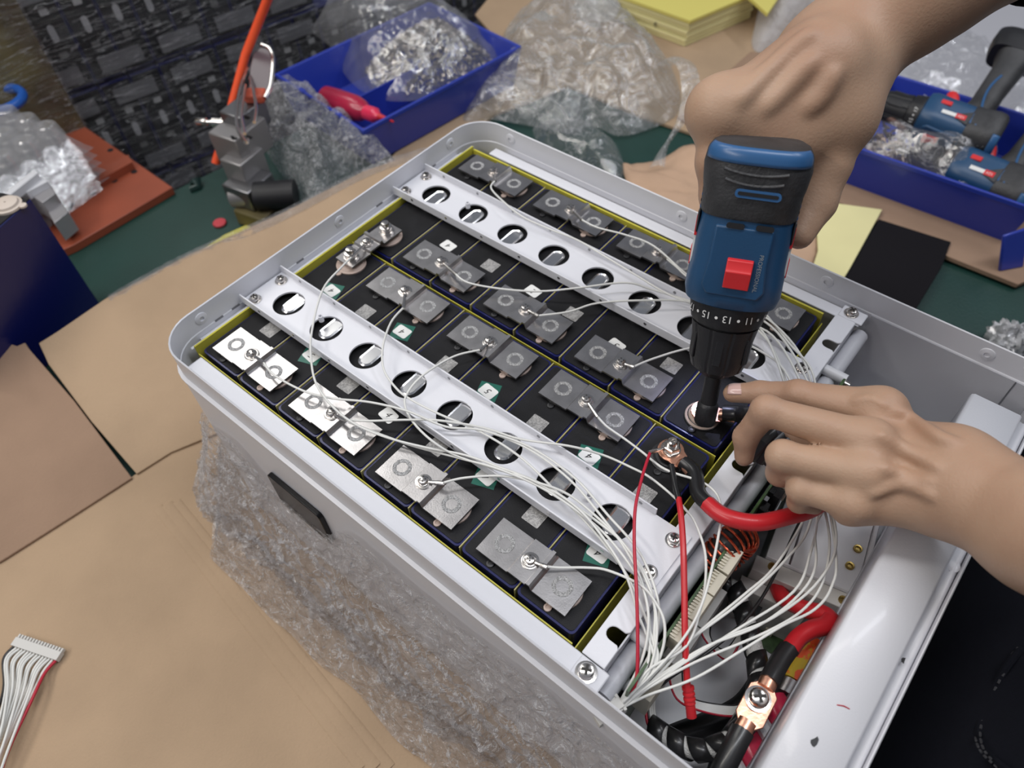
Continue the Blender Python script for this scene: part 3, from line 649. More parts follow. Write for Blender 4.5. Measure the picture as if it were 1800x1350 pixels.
# red wire with bullet connector
rb = empty('jumper_wire', P(1176, 815, .014), 'red wire ending in a red ribbed bullet connector', 'wire')
wire([(1180, 818, .016), (1186, 850, .018), (1193, 878, .020)], BLKC, .0021, rb, 'black_sleeve')
wire([(1193, 876, .020), (1197, 905, .022), (1201, 960, .020), (1203, 1039, .014), (1204, 1110, .008), (1206, 1165, .0), (1209, 1215, -.01)], RED, .0020, rb, 'red_wire')
a = P(1209, 1205, -.010); b = P(1216, 1262, -.022); d = (b-a).normalized(); L_ = (b-a).length; o_ = rb.location
mb = MB(); k_ = [a-o_+d*L_*t for t in (0, .03, .12, .14, .2, .22, .28, .3, .36, .38, .44, .46, .55, .58, .97, 1)]
mb.tube(k_, [.0026, .0036, .0036, .0031, .0031, .0036, .0036, .0031, .0031, .0036, .0036, .0031, .0034, .0029, .0030, .0022], 16); mb.build('bullet_connector', RED, rb)

# bolted terminals of the two end cells with copper lugs
def bolt_terminal(cell, loc, u, v, ldir, name_lab, socket=False):
    e = empty('cable_lug', loc, name_lab, 'cable lug')
    an = math.atan2(ldir.y, ldir.x); R = Matrix.Rotation(an, 3, 'Z')
    mb = MB(); pl = [(.0092*math.cos(t), .0092*math.sin(t)) for t in [math.radians(50+260*k/14) for k in range(15)]]+[(.013, -.0058), (.013, .0058)]
    mb.prism(pl, 0, .0016)
    mb.v = [R @ x for x in mb.v]; mb.build('copper_tongue', COPPER, e, bevel=.0003)
    mb = MB(); mb.tube([R @ Vector((.012, 0, .001)), R @ Vector((.015, 0, .003)), R @ Vector((.022, 0, .0038))], [.0050, .0048, .0050], 14, flat=.7); mb.build('copper_barrel', COPPER, e)
    mb = MB(); mb.lathe([(.0066, .0016), (.0066, .0026)], n=24)
    mb.lathe([(.0058, .0026), (.0060, .0032), (.0060, .0074), (.0052, .0080)], n=6); mb.lathe([(.0034, .0080), (.0034, .0125), (.0026, .0132), (.0012, .0132), (.0012, .0110)], n=18)
    mb.build('nut_and_stud', STEEL, e, smooth=20); return e
q8 = cells[(0, 7)].location+Vector((0, T, 0)); c8 = cells[(1, 7)].location+Vector((0, -T, 0))
ld1 = (P(1245, 880, .012)-P(1178, 806, .010)); ld1.z = 0; ld1.normalize()
main1 = bolt_terminal(None, q8+Vector((0, 0, .0085)), 0, 0, ld1, 'copper lug bolted to the near block end cell, holding the red and black cables')
ld2 = (P(1330, 748, .02)-P(1245, 738, .012)); ld2.z = 0; ld2.normalize()
main2 = bolt_terminal(None, c8+Vector((0, 0, .0060)), 0, 0, ld2, 'copper lug under the drill socket on the far block end cell')
for q in (q8, c8):
    mb = MB(); mb.lathe([(.0125, 0), (.0125, .0018), (.0112, .0022), (.0104, .0022), (.0100, .0036), (.0082, .0040), (.0078, .0058), (.0001, .0058)], n=36)
    mb.build('terminal_collar', BEIGE if q is c8 else BLKSEAL, cells[(1, 7)] if q is c8 else cells[(0, 7)], loc=q-(cells[(1, 7)] if q is c8 else cells[(0, 7)]).location)
cab = empty('power_cable', q8+Vector((0, 0, .01)), 'thick red power cable with black sleeve, leaving the near block', 'cable')
st = q8+Vector((0, 0, .0115))+ld1*.013
wire([st, st+ld1*.012+Vector((0, 0, .002)), P(1228, 868, .018), P(1244, 886, .022)], BLKC, .0053, cab, 'black_sleeve', raw=True)
wire([(1243, 885, .022), (1262, 901, .024), (1290, 913, .026), (1332, 919, .026), (1380, 910, .022), (1430, 893, .010), (1490, 850, -.02), (1520, 800, -.06)], RED, .0056, cab, 'red_insulation')
mb = MB(); a = P(1262, 905, .028)
cab2 = empty('power_cable', c8+Vector((0, 0, .01)), 'thick black cable leaving the lug under the drill toward the left hand', 'cable')
st = c8+Vector((0, 0, .0105))+ld2*.013
wire([st, st+ld2*.012+Vector((0, 0, .004)), P(1325, 735, .028), P(1362, 772, .022), P(1392, 800, .0), P(1420, 850, -.05)], BLKC, .0062, cab2, 'black_sleeve', raw=True)
for k in range(3):
    a = P(1340+k*14, 770+k*5, .030-k*.004); mb = MB(); mb.tube([a+Vector((.000, -.012, -.010)), a+Vector((.002, -.004, .002)), a+Vector((.003, .006, .001)), a+Vector((.004, .013, -.01))], .0042, 10); mb.build('corrugated_sleeve', BLKC, cab2, loc=-cab2.location)

# ================================================================== electronics compartment
pcb = empty('circuit_board', (.2285, .05, -.05), 'upright green circuit board with cream connectors beside the cells', 'circuit board')
def pbox(a, b, nm, m, bev=.0003, par=pcb):
    mb = MB(); mb.b2(Vector(a)-par.location, Vector(b)-par.location); return mb.build(nm, m, par, bevel=bev)
PX = .2275
pbox((PX-.0008, -.088, -.13), (PX+.0008, .198, .004), 'board', PCB, 0)
for k, (y0, y1) in enumerate(((-.046, -.030), (-.029, -.009), (-.008, .008), (.0095, .029))):
    c = pbox((PX+.0010, y0, -.014), (PX+.0095, y1, .0025), 'pin_header', CREAM)
    n = int((y1-y0)/.0022)
    mb = MB()
    for j in range(n):
        y = y0+.001+j*.0022; mb.b2(Vector((PX+.0009, y, .0022))-pcb.location, Vector((PX+.0045, y+.0009, .0038))-pcb.location)
    mb.build('header_teeth', CREAM, pcb)['kind'] = 'stuff'
for (y0, y1, x1, z1, m, nm) in ((-.075, -.050, .011, -.030, CREAM, 'socket'), (-.045, -.015, .013, -.035, MODW, 'socket'), (-.012, .02, .012, -.04, MODW, 'socket'), (.092, .103, .010, .0, CREAM, 'socket'), (.106, .112, .007, .001, CREAM, 'socket'), (.082, .090, .009, -.004, BLKM, 'relay'), (.116, .150, .010, -.006, BLKM, 'relay'), (.152, .165, .012, -.002, DSTEEL, 'screw_post'),
                               (-.070, -.062, .007, -.008, DSTEEL, 'screw_post'), (.055, .064, .006, -.01, BLKM, 'capacitor'), (.068, .076, .006, -.006, BLKM, 'capacitor')):
    pbox((PX+.001, y0, -.06 if z1 < -.02 else z1-.02), (PX+x1, y1, z1), nm, m)
rnd = random.Random(8)
for k in range(26):
    y = .04+rnd.random()*.14; z = -.002-rnd.random()*.05; pbox((PX+.0008, y, z-.003), (PX+.0026+rnd.random()*.002, y+.003+rnd.random()*.003, z), 'chip', rnd.choice((BLKM, BLKM, CREAM, DSTEEL)), 0)
# heat sink bars and plates beyond the board
hs = empty('heat_sink', (.245, .14, -.03), 'small aluminium heat sink fixed beside the board near the left hand', 'heat sink')
for k in range(6):
    pbox((.2395+0*k, .108+k*.007, -.05), (.2490, .1105+k*.007, -.008), 'fin', DSTEEL, .0003, hs)
pbox((.249, .095, -.055), (.2515, .170, -.004), 'plate', ALU, .0003, hs)
# toroid choke
tor = empty('choke_coil', P(1282, 965, -.012), 'black toroid choke wound with copper wire beside the board', 'coil')
ta = Vector((.3, .95, 0)).normalized(); tb_ = Vector((0, 0, 1)); tn = ta.cross(tb_)
mb = MB(); R1, R2 = .0135, .0058
mb.grid(lambda u, v: (ta*math.cos(6.2832*u)+tb_*math.sin(6.2832*u))*(R1+R2*math.cos(6.2832*v))+tn*R2*1.5*math.sin(6.2832*v), 36, 14)
mb.build('core', BLKC, tor)
for k in range(24):
    a = k*.2618; c = (ta*math.cos(a)+tb_*math.sin(a)); mb = MB()
    mb.tube([c*(R1+(R2+.0011)*math.cos(t))+tn*(R2*1.5+.0011)*math.sin(t) for t in [6.2832*j/16 for j in range(17)]], .0009, 6, False); mb.build('winding', mat('enamel_copper', (.62, .12, .06), .22, metal=.8) if k == 0 else bpy.data.materials['enamel_copper'], tor)
# breaker module
br = empty('breaker_module', P(1430, 1000, -.06), 'white rectangular breaker block with screw holes in the wiring compartment', 'breaker')
zt_ = -.035
A_ = P(1338, 1003, zt_); B_ = P(1497, 1072, zt_); ux = (B_-A_).normalized(); uy = Vector((-ux.y, ux.x, 0)); W_ = (B_-A_).length
def bb(x0, x1, y0, y1, z0, z1, nm, m, bev=.0006):
    mb = MB(); o = A_-br.location; vs = []
    R = Matrix((ux, uy, Vector((0, 0, 1)))).transposed()
    c = R @ Vector(((x0+x1)/2, (y0+y1)/2, 0)); mb.box(o+c+Vector((0, 0, (z0+z1)/2)), (x1-x0, y1-y0, z1-z0), R); return mb.build(nm, m, br, bevel=bev)
bb(0, W_, .012, .085, -.09, .0, 'housing', LWHITE); bb(-.006, W_, .0, .0118, -.085, -.003, 'front_step', MODW); bb(-.010, W_*.62, -.010, -.0002, -.08, -.016, 'terminal_step', MODW)
bb(W_*.62, W_, -.004, -.0002, -.08, -.014, 'terminal_step', GREYP); bb(W_+.0002, W_+.003, -.002, .08, -.07, .004, 'side_rail', LWHITE)
for x, y in ((.006, .0075), (W_-.006, .0055), (W_-.006, .045), (W_-.008, .030)):
    mb = MB(); R = Matrix((ux, uy, Vector((0, 0, 1)))).transposed(); mb.lathe([(.0030, 0), (.0030, .0012), (.0018, .0013), (.0018, .0003), (.0001, .0003)], A_-br.location+R @ Vector((x, y, .0 if y > .012 else -.003)), 14); mb.build('brass_screw', mat('brass', (.35, .25, .08), .3, metal=1) if x == .006 else bpy.data.materials['brass'], br)
bb(W_*.25, W_*.252+.001, .013, .084, .0, .0006, 'seam', DSTEEL, 0)
bb(W_*.1, W_*.18, -.0108, -.010, -.05, -.03, 'terminal_slot', BLKM, 0)
# red short cable down to copper lug with screw, black continuation
cab3 = empty('power_cable', P(1372, 1036, -.05), 'short thick red cable bending from the breaker to a copper lug', 'cable')
wire([(1366, 1028, -.050), (1374, 1048, -.046), (1392, 1060, -.042), (1420, 1072, -.036), (1446, 1078, -.03), (1458, 1088, -.027), (1448, 1100, -.025), (1425, 1107, -.023), (1404, 1120, -.022), (1388, 1142, -.020)], RED, .0058, cab3, 'red_insulation')
wire([(1388, 1140, -.020), (1372, 1162, -.019), (1352, 1198, -.017)], BLKC, .0062, cab3, 'black_sleeve')
lug = empty('cable_lug', P(1328, 1235, -.016), 'flat copper lug clamped by a large bright cross-head screw', 'cable lug')
lo_ = lug.location; a = P(1348, 1204, -.016); b = P(1312, 1274, -.016); d = (b-a).normalized(); nrm = Vector((-d.y, d.x, 0))
pts = [(a+nrm*.0048), (a+d*.004+nrm*.0085), (b-d*.004+nrm*.0085), (b+nrm*.0052), (b-nrm*.0052), (b-d*.004-nrm*.0085), (a+d*.004-nrm*.0085), (a-nrm*.0048)]
mb = MB(); mb.slab([q-lo_ for q in pts], .0022); mb.build('copper_tongue', COPPER, lug, bevel=.0005)
for i_, (s_, a_, b_) in enumerate((('t', P(1352, 1196, -.017), P(1345, 1210, -.017)), ('b', P(1314, 1268, -.017), P(1302, 1290, -.017)))):
    mb = MB(); mb.tube([a_-lo_, b_-lo_], .0054, 14, flat=.8); mb.build('copper_barrel', COPPER, lug)
s_ = screw(P(1332, 1229, -.0158)-lo_, lug, 1.35, .7)
cab4 = empty('power_cable', P(1300, 1295, -.02), 'thick black cable leaving the copper lug at the bottom edge', 'cable')
wire([(1306, 1284, -.017), (1290, 1315, -.018), (1268, 1362, -.022), (1250, 1420, -.03)], BLKC, .0068, cab4, 'black_sleeve')
cab5 = empty('power_cable', P(1150, 1310, -.10), 'thick black cable running low across the compartment floor', 'cable')
wire([(1105, 1322, -.10), (1150, 1310, -.10), (1200, 1290, -.095), (1260, 1268, -.085), (1310, 1240, -.075), (1345, 1190, -.07)], BLKC, .0085, cab5, 'black_sleeve')
wire([(1260, 1365, -.06), (1275, 1320, -.05), (1300, 1280, -.045), (1322, 1250, -.05)], BLKC, .0075, cab5, 'black_sleeve')
# spiral wrapped bundle
sp = empty('wire_bundle', P(1330, 1150, -.045), 'wire bundle in black spiral wrap with white wires showing between turns', 'wires')
spath = wpath([(1252, 1048, -.06), (1262, 1030, -.055), (1290, 1035, -.05), (1305, 1070, -.048), (1318, 1110, -.045), (1330, 1160, -.042), (1333, 1200, -.04), (1322, 1250, -.038), (1300, 1285, -.04), (1262, 1312, -.045), (1222, 1318, -.05), (1180, 1300, -.055), (1150, 1280, -.06)])
spp = smoothpath(spath, 10); o_ = sp.location
mb = MB(); mb.tube([q-o_ for q in spp], .0058, 10); mb.build('inner_wires', mat('wire_bundle', (.62, .62, .6), .45, bump=.6, bscale=900), sp, smooth=60)
mb = MB(); m_ = len(spp); nt_ = 13
t0 = None; a0 = Vector((0, 0, 1))
for w0 in range(1):
    L_ = []; frames = []
    a = Vector((1, 0, 0))
    for i, q in enumerate(spp):
        t = (spp[min(i+1, m_-1)]-spp[max(i-1, 0)]).normalized(); a = (a-t*a.dot(t)).normalized(); frames.append((q, a.copy(), t.cross(a), t))
    def sf(s):
        x = s*(m_-1); i = min(int(x), m_-2); f = x-i; A0, B0 = frames[i], frames[i+1]; return A0[0].lerp(B0[0], f), A0[1].lerp(B0[1], f), A0[2].lerp(B0[2], f), A0[3].lerp(B0[3], f)
    def strip(u, v):
        ang = u*nt_*6.2832; q, a_, b_, t_ = sf(u); return q-o_+(a_*math.cos(ang)+b_*math.sin(ang))*.0066+t_*(v-.5)*.0112
    mb.grid(strip, nt_*14, 1)
mb.build('spiral_wrap', BLKC, sp, solid=.0008, smooth=60)
# ribbon of small wires from sockets, into the bundle
rib = empty('ribbon_wires', P(1200, 1200, -.05), 'flat group of white wires with one red and one black, from the board sockets', 'wires')
rnd = random.Random(2)
for k in range(11):
    m = (DRED if k == 0 else BLKC if k == 10 else WIREW); o = k*3.4
    wire([(1168+o*.9, 1130+o*.9, -.055), (1175+o*.7, 1180+o*.5, -.045), (1190+o*.5, 1228-o*.2, -.045), (1235, 1250-o*.45, -.05), (1290, 1258-o*.5, -.05), (1318, 1240-o*.3, -.05)], m, .0009, rib, 'wire')
for k in range(9):
    m = (DRED if k == 0 else BLKC if k == 8 else WIREW); o = k*3.2
    wire([(1225+o, 1075+o*.6, -.075), (1232+o*.6, 1110+o*.3, -.07), (1252+o*.3, 1140-o*.1, -.07), (1280, 1160-o*.8, -.06), (1300+o*.2, 1130-o, -.055)], m, .0009, rib, 'wire')
for k, m in enumerate((DRED, BLKC, WIREW, WIREW, WIREW)):
    o = k*3; wire([(1138+o, 1222, -.06), (1136+o*1.2, 1255, -.06), (1142+o*1.6, 1278, -.06), (1165+o*1.4, 1292, -.058)], m, .001, rib, 'wire')
mb = MB(); a = P(1140, 1278, -.055); b = P(1220, 1322, -.050); mb.slab([a-rib.location, P(1150, 1290, -.055)-rib.location, P(1205, 1330, -.05)-rib.location, b-rib.location, P(1175, 1285, -.052)-rib.location], .002); mb.build('tape_band', BLKC, rib)
# red capped posts, nylon nuts and the clear fuse next to the cover
po = [(1372, 1255, -.045), (1322, 1318, -.05)]
for k, (u, v, z) in enumerate(po):
    e = empty('terminal_post', P(u, v, z), ('upper' if k == 0 else 'lower')+' red capped terminal post tucked beside the white cover bar', 'terminal post')
    ax = Vector((.85, -.5, .15)).normalized(); mb = MB(); mb.tube([-ax*.010, -ax*.009, ax*.009, ax*.010], [.0075, .0088, .0088, .0075], 20); mb.build('red_cap', RCAP, e)
    for s_ in (-1, 1):
        q = Vector((.3, .95, 0))*s_*.014; 
        mb = MB(); mb.tube([q-ax*.012, q-ax*.004, q-ax*.0035, q+ax*.006], [.0026, .0026, .0050, .0050], 10); mb.build('nylon_nut', LWHITE, e)
        mb = MB(); mb.tube([q+ax*.006, q+ax*.012], .0026, 10); mb.build('stud', STEEL, e)
fu = empty('fuse', P(1410, 1165, -.05), 'clear cylindrical fuse with a red and yellow band by the cover bar', 'fuse')
ax = Vector((.45, .89, 0)).normalized()
ax = (P(1425, 1130, -.05)-P(1395, 1190, -.05)).normalized()
mb = MB(); mb.tube([-ax*.016, ax*.016], .0095, 24); mb.build('band', mat('fuse_band', (.75, .09, .02), .4, col2=(.55, .38, .02), vscale=90, lo=.48, hi=.52), fu)
for s_ in (-1, 1): mb = MB(); mb.tube([ax*s_*.0165, ax*s_*.026], .0085, 20); mb.build('metal_cap', ALU, fu)
mb = MB(); mb.tube([Vector((0, 0, -.02))-ax*.03, Vector((0, 0, -.02))-ax*.055], .009, 20); mb.build('clear_spacer', LWHITE, fu)
g = empty('small_board', P(1420, 1100, -.10), 'small green board low behind the red cable bend', 'circuit board')
mb = MB(); mb.box((0, 0, 0), (.05, .07, .002)); mb.build('board', PCB, g); mb = MB(); mb.box((-.02, .0, .005), (.006, .05, .008)); mb.build('pin_header', CREAM, g)
# bracket at the top end of the board
bk = empty('board_bracket', P(1455, 668, -.004), 'small metal bracket with screw at the far end of the board', 'bracket')
q = P(1455, 650, -.003); mb = MB(); mb.b2(Vector((.226, .172, -.03))-bk.location, Vector((.2275, .205, -.001))-bk.location); mb.build('tab', PCB, bk)
mb = MB(); mb.tube([Vector((.2275, .203, -.006))-bk.location, Vector((.232, .203, -.006))-bk.location], .003, 12); mb.build('screw', STEEL, bk)
mb = MB(); mb.b2(Vector((.228, .182, -.010))-bk.location, Vector((.240, .184, -.002))-bk.location); mb.b2(Vector((.239, .176, -.006))-bk.location, Vector((.2405, .184, .002))-bk.location); mb.build('hook', STEEL, bk)

# connector with wires, bottom-left on the carton
cn = empty('plug_with_wires', P(70, 1140, zc+.006), 'white many-pin plug with white, black and red wires on the cardboard', 'wires')
o_ = cn.location; zz = zc+.0045
a = P(26, 1128, zz); b = P(106, 1155, zz); d = (b-a).normalized(); nn = Vector((-d.y, d.x, 0)); nn = nn if nn.y > 0 else -nn; Lc = (b-a).length
R = Matrix((d, nn, Vector((0, 0, 1)))).transposed(); mid = (a+b)/2
mb = MB(); mb.box(mid-o_, (Lc, .0075, .0055), R)
for k in range(16): mb.box(mid-o_+d*((k-7.5)/16*Lc)+nn*.0052, (Lc/16*.6, .0035, .004), R)
mb.build('plug', MODW, cn, bevel=.0003)
for k in range(15):
    m = BLKC if k == 0 else DRED if k == 14 else WIREW; s = a.lerp(b, (k+.6)/15.2)-nn*.004
    e1 = P(-15+k*1.2, 1280+k*3, zz+.004); e2 = P(-60+k*3, 1400+k*3, zz)
    kk = (k*7 % 5)*.0022
    wire([s, s-nn*.012+Vector((0, 0, .001+kk*.3)), P(30+k*1.9-(14-k)*1.7, 1212+k*1.2, zz+kk), e1+Vector((kk*1.5, 0, kk*.5)), e2], m, .00115 if k < 14 else .0013, cn, 'wire', raw=True)

# ================================================================== stretch film round the near side
def wrapf(u, v):
    x = -.235+.62*u; q = v
    y = Y0-.0035-.034*q**1.5-.012*mn.noise(Vector((u*7, 0, 3)))*q; z = -.028-.170*q+.014*mn.noise(Vector((u*5, 1, 1)))*(1-q)-(.050*max(0, 1-u*5)*(1-q))
    n1 = mn.noise(Vector((u*30, q*12, 0))); n2 = mn.noise(Vector((u*85+q*20, q*38, 5))); n3 = abs(mn.noise(Vector((u*26-q*9, q*9, 9))))
    z -= .062*math.exp(-((x+.062)/.055)**4)*(1-q)
    y -= (.006*n1+.0028*n2+.007*(1-n3)**5)*(.25+.9*q)
    if u < .10: t = (.10-u)/.10; y += t*t*.030; x -= .022*t*q; z -= .03*t*(1-q)
    return Vector((x, y, z))
mb = MB(); mb.grid(wrapf, 300, 90); o = mb.build('stretch_film', WRAP, smooth=80); tag(o, 'crinkled clear stretch film hanging along the near side of the case', 'film')
def wrapf2(u, v):
    x = -.262+.65*u; y = Y0-.030-.036*v+.006*mn.noise(Vector((u*12, v*3, 7))); z = ZT+.014+.030*math.sin(math.pi*min(1, v*1.05))*(.6+.6*abs(mn.noise(Vector((u*9, v*4, 2)))))+.007*mn.noise(Vector((u*60, v*14, 1)))+.004*mn.noise(Vector((u*150, v*30, 1)))
    if u < .16: y += (.16-u)*.55
    return Vector((x, y, max(z, zc+.001)))
mb = MB(); mb.grid(wrapf2, 300, 26); o = mb.build('stretch_film', WRAP, smooth=80); tag(o, 'gathered fold of clear stretch film lying on the carton along the case foot', 'film')
# ================================================================== signed-distance bodies (hands, arms)
class SDF:
    def __init__(s, lo, hi, h):
        s.lo = np.array(lo, float); s.h = h; s.n = np.ceil((np.array(hi)-s.lo)/h).astype(int)+1; s.F = np.full(tuple(s.n), 1.0, np.float32)
    def sub(s, a, b):
        i0 = np.maximum(0, np.floor((a-s.lo)/s.h).astype(int)); i1 = np.minimum(s.n, np.ceil((b-s.lo)/s.h).astype(int)+1)
        if np.any(i1 <= i0): return None
        ax = [s.lo[k]+s.h*np.arange(i0[k], i1[k]) for k in range(3)]
        return tuple(slice(i0[k], i1[k]) for k in range(3)), np.meshgrid(*ax, indexing='ij', sparse=True)
    def comb(s, sl, d, k, op='u'):
        F = s.F[sl]
        if op == 'u': h = np.clip(.5+.5*(F-d)/k, 0, 1); s.F[sl] = F*(1-h)+d*h-k*h*(1-h)
        else: h = np.clip(.5-.5*(F+d)/k, 0, 1); s.F[sl] = F*(1-h)-d*h+k*h*(1-h)
    def cone(s, a, b, ra, rb, k=.006, op='u'):
        a = np.array(a, float); b = np.array(b, float); m = max(ra, rb)+.012+k
        r = s.sub(np.minimum(a, b)-m, np.maximum(a, b)+m)
        if r is None: return
        sl, (X, Y, Z) = r; d = b-a; L = max(d@d, 1e-12)
        t = np.clip(((X-a[0])*d[0]+(Y-a[1])*d[1]+(Z-a[2])*d[2])/L, 0, 1)
        D = np.sqrt((X-a[0]-t*d[0])**2+(Y-a[1]-t*d[1])**2+(Z-a[2]-t*d[2])**2)-(ra+(rb-ra)*t)
        s.comb(sl, D.astype(np.float32), k, op)
    def merge(s, o, k):
        h = np.clip(.5+.5*(s.F-o.F)/k, 0, 1); s.F = s.F*(1-h)+o.F*h-k*h*(1-h)
    def mesh(s):
        F = s.F; I = F < 0; nx, ny, nz = F.shape
        c = np.zeros((nx-1, ny-1, nz-1), np.int8)
        for i in (0, 1):
            for j in (0, 1):
                for k in (0, 1): c += I[i:nx-1+i, j:ny-1+j, k:nz-1+k]
        act = (c > 0) & (c < 8); ids = np.full(act.shape, -1, np.int64); idx = np.argwhere(act); ids[act] = np.arange(len(idx))
        acc = np.zeros((len(idx), 3)); cnt = np.zeros(len(idx)); co = [(i, j, k) for i in (0, 1) for j in (0, 1) for k in (0, 1)]
        for A in co:
            for ax in range(3):
                if A[ax]: continue
                B = list(A); B[ax] = 1
                fa = F[idx[:, 0]+A[0], idx[:, 1]+A[1], idx[:, 2]+A[2]]; fb = F[idx[:, 0]+B[0], idx[:, 1]+B[1], idx[:, 2]+B[2]]
                m = (fa < 0) != (fb < 0); t = np.where(m, fa/np.where(fa == fb, 1, fa-fb), 0)
                pt = np.array(A, float)[None].repeat(len(idx), 0); pt[:, ax] += t; acc[m] += pt[m]; cnt[m] += 1
        V = s.lo+(idx+acc/cnt[:, None])*s.h; Q = []
        for ax in range(3):
            o = [a for a in range(3) if a != ax]; sl0 = [slice(None)]*3; sl1 = [slice(None)]*3; sl0[ax] = slice(0, -1); sl1[ax] = slice(1, None)
            for q in o: sl0[q] = slice(1, -1); sl1[q] = slice(1, -1)
            a = I[tuple(sl0)]; b = I[tuple(sl1)]; e = np.argwhere(a != b); w = a[a != b]
            e = e+np.array([0 if q == ax else 1 for q in range(3)])
            u = np.zeros(3, int); v = np.zeros(3, int); u[o[0]] = 1; v[o[1]] = 1
            g = lambda x: ids[x[:, 0], x[:, 1], x[:, 2]]
            q = np.stack([g(e-u-v), g(e-v), g(e), g(e-u)], 1)
            if ax == 1: w = ~w
            q[~w] = q[~w][:, ::-1]; Q.append(q)
        Q = np.concatenate(Q); Q = Q[(Q >= 0).all(1)]
        return V, Q
def np_mesh(name, V, Q):
    me = bpy.data.meshes.new(name); me.vertices.add(len(V)); me.vertices.foreach_set('co', V.astype(np.float32).ravel())
    me.loops.add(Q.size); me.loops.foreach_set('vertex_index', Q.astype(np.int32).ravel())
    me.polygons.add(len(Q)); me.polygons.foreach_set('loop_start', np.arange(0, Q.size, 4, dtype=np.int32)); me.polygons.foreach_set('use_smooth', np.ones(len(Q), bool))
    me.update(); me.validate(); return me
def jd(u, v, z, r):            # joint from pixel, height, radius in pixels
    q = P(u, v, z); return np.array(q), RPX(q, r)
def jD(u, v, d, r):
    q = PD(u, v, d); return np.array(q), r*d/FPX

person = empty('person', (.60, .10, -.905), 'person in black clothing holding the drill with one hand and a cable with the other', 'person')
PO = person.location.copy()
def chain(S, J, k=.004):
    for a, b in zip(J, J[1:]): S.cone(a[0], b[0], a[1], b[1], k)
# ---- left hand, palm down, from the right
lo = np.array([.10, -.12, -.02]); hi = np.array([.56, .24, .21])
S = SDF(lo, hi, .0017)
W1 = jd(1672, 812, .080, 50); W2 = jd(1655, 868, .068, 50); W3 = jd(1690, 850, .070, 72)
FA = [jd(1700, 862, .078, 76), jd(1830, 932, .098, 96), jd(2010, 1050, .14, 118)]
I_ = [jd(1548, 724, .074, 40), jd(1402, 693, .064, 23.5), jd(1335, 690, .052, 20), jd(1288, 691, .046, 17)]
M_ = [jd(1530, 776, .082, 36), jd(1347, 722, .080, 26), jd(1311, 768, .054, 21.5), jd(1308, 803, .040, 17)]
R_ = [jd(1520, 832, .077, 33), jd(1375, 802, .068, 27), jd(1370, 832, .048, 22), jd(1398, 846, .034, 17)]
K_ = [jd(1500, 884, .064, 29), jd(1408, 860, .056, 24), jd(1404, 882, .040, 19), jd(1432, 890, .028, 15)]
chain(S, FA, .02)
for w in (W1, W2, W3): S.cone(w[0], FA[0][0], w[1], FA[0][1]*.96, .016)
S.cone(W1[0], W2[0], W1[1], W2[1], .016)
for J, W in ((I_, W1), (M_, W1), (R_, W2), (K_, W2)):
    b = J[0][0]-np.array([0, 0, .008]); S.cone(b, W[0]-np.array([0, 0, .003]), J[0][1]*.95, W[1]*.92, .012)
for A, B in ((I_, M_), (M_, R_), (R_, K_)):
    m = (A[0][0]+B[0][0])/2-np.array([0, 0, .012]); w = (W1[0]+W2[0])/2-np.array([0, 0, .006]); S.cone(m, w, min(A[0][1], B[0][1])*.95, W1[1]*.9, .012)
for J in (I_, M_, R_, K_):
    T_ = SDF(lo, hi, .0017); chain(T_, J, .0035)
    T_.cone(J[1][0]+np.array([0, 0, J[1][1]*.16]), J[1][0]+np.array([.001, 0, J[1][1]*.16]), J[1][1]*.90, J[1][1]*.90, .004)
    S.merge(T_, .0032)
# knuckle caps and tendons
for J, W in ((I_, W1), (M_, W1), (R_, W2), (K_, W2)):
    c = J[0][0]+np.array([0, 0, .0015]); S.cone(c, c+np.array([.001, 0, 0]), J[0][1]*.93, J[0][1]*.93, .010)
def surf(S, u, v, d0=.30, d1=.60):
    ro = np.array(CP); rd = np.array(r0*((u-900)/FPX)+r1*((v-675)/FPX)+r2)
    for d in np.arange(d0, d1, .0006):
        i = np.round((ro+rd*d-S.lo)/S.h).astype(int)
        if (i >= 0).all() and (i < S.n).all() and S.F[tuple(i)] < 0: return ro+rd*d
    return None
def veins(S, lists, r=.0016, sink=.0004, k=.003):
    for pts in lists:
        qs = [surf(S, *a) for a in pts]; qs = [Vector(q)+(Vector(q)-CP).normalized()*sink for q in qs if q is not None]
        if len(qs) < 2: continue
        qs = smoothpath(qs, 4); n = len(qs)-1
        for i, (a, b) in enumerate(zip(qs, qs[1:])):
            f = math.sin(math.pi*(i+.5)/n)**.5; S.cone(a, b, r*(.35+.65*f), r*(.35+.65*f), k)
veins(S, [((1578, 722), (1600, 735), (1625, 752), (1650, 768), (1680, 780)), ((1545, 765), (1580, 785), (1620, 805), (1650, 822)), ((1550, 822), (1590, 838), (1640, 848)), ((1535, 868), (1575, 850), (1610, 856), (1640, 872))], .0021, .0004, .0045)
veins(S, [((1500, 705), (1530, 700), (1555, 712))], .0014)
TH = [jd(1630, 830, .050, 44), jd(1520, 790, .034, 34), jd(1425, 768, .024, 24), jd(1362, 762, .020, 19)]
chain(S, TH, .006)
ul = jd(1705, 880, .092, 16); S.cone(ul[0], ul[0]+.001, ul[1], ul[1], .012)
V1, Q1 = S.mesh()
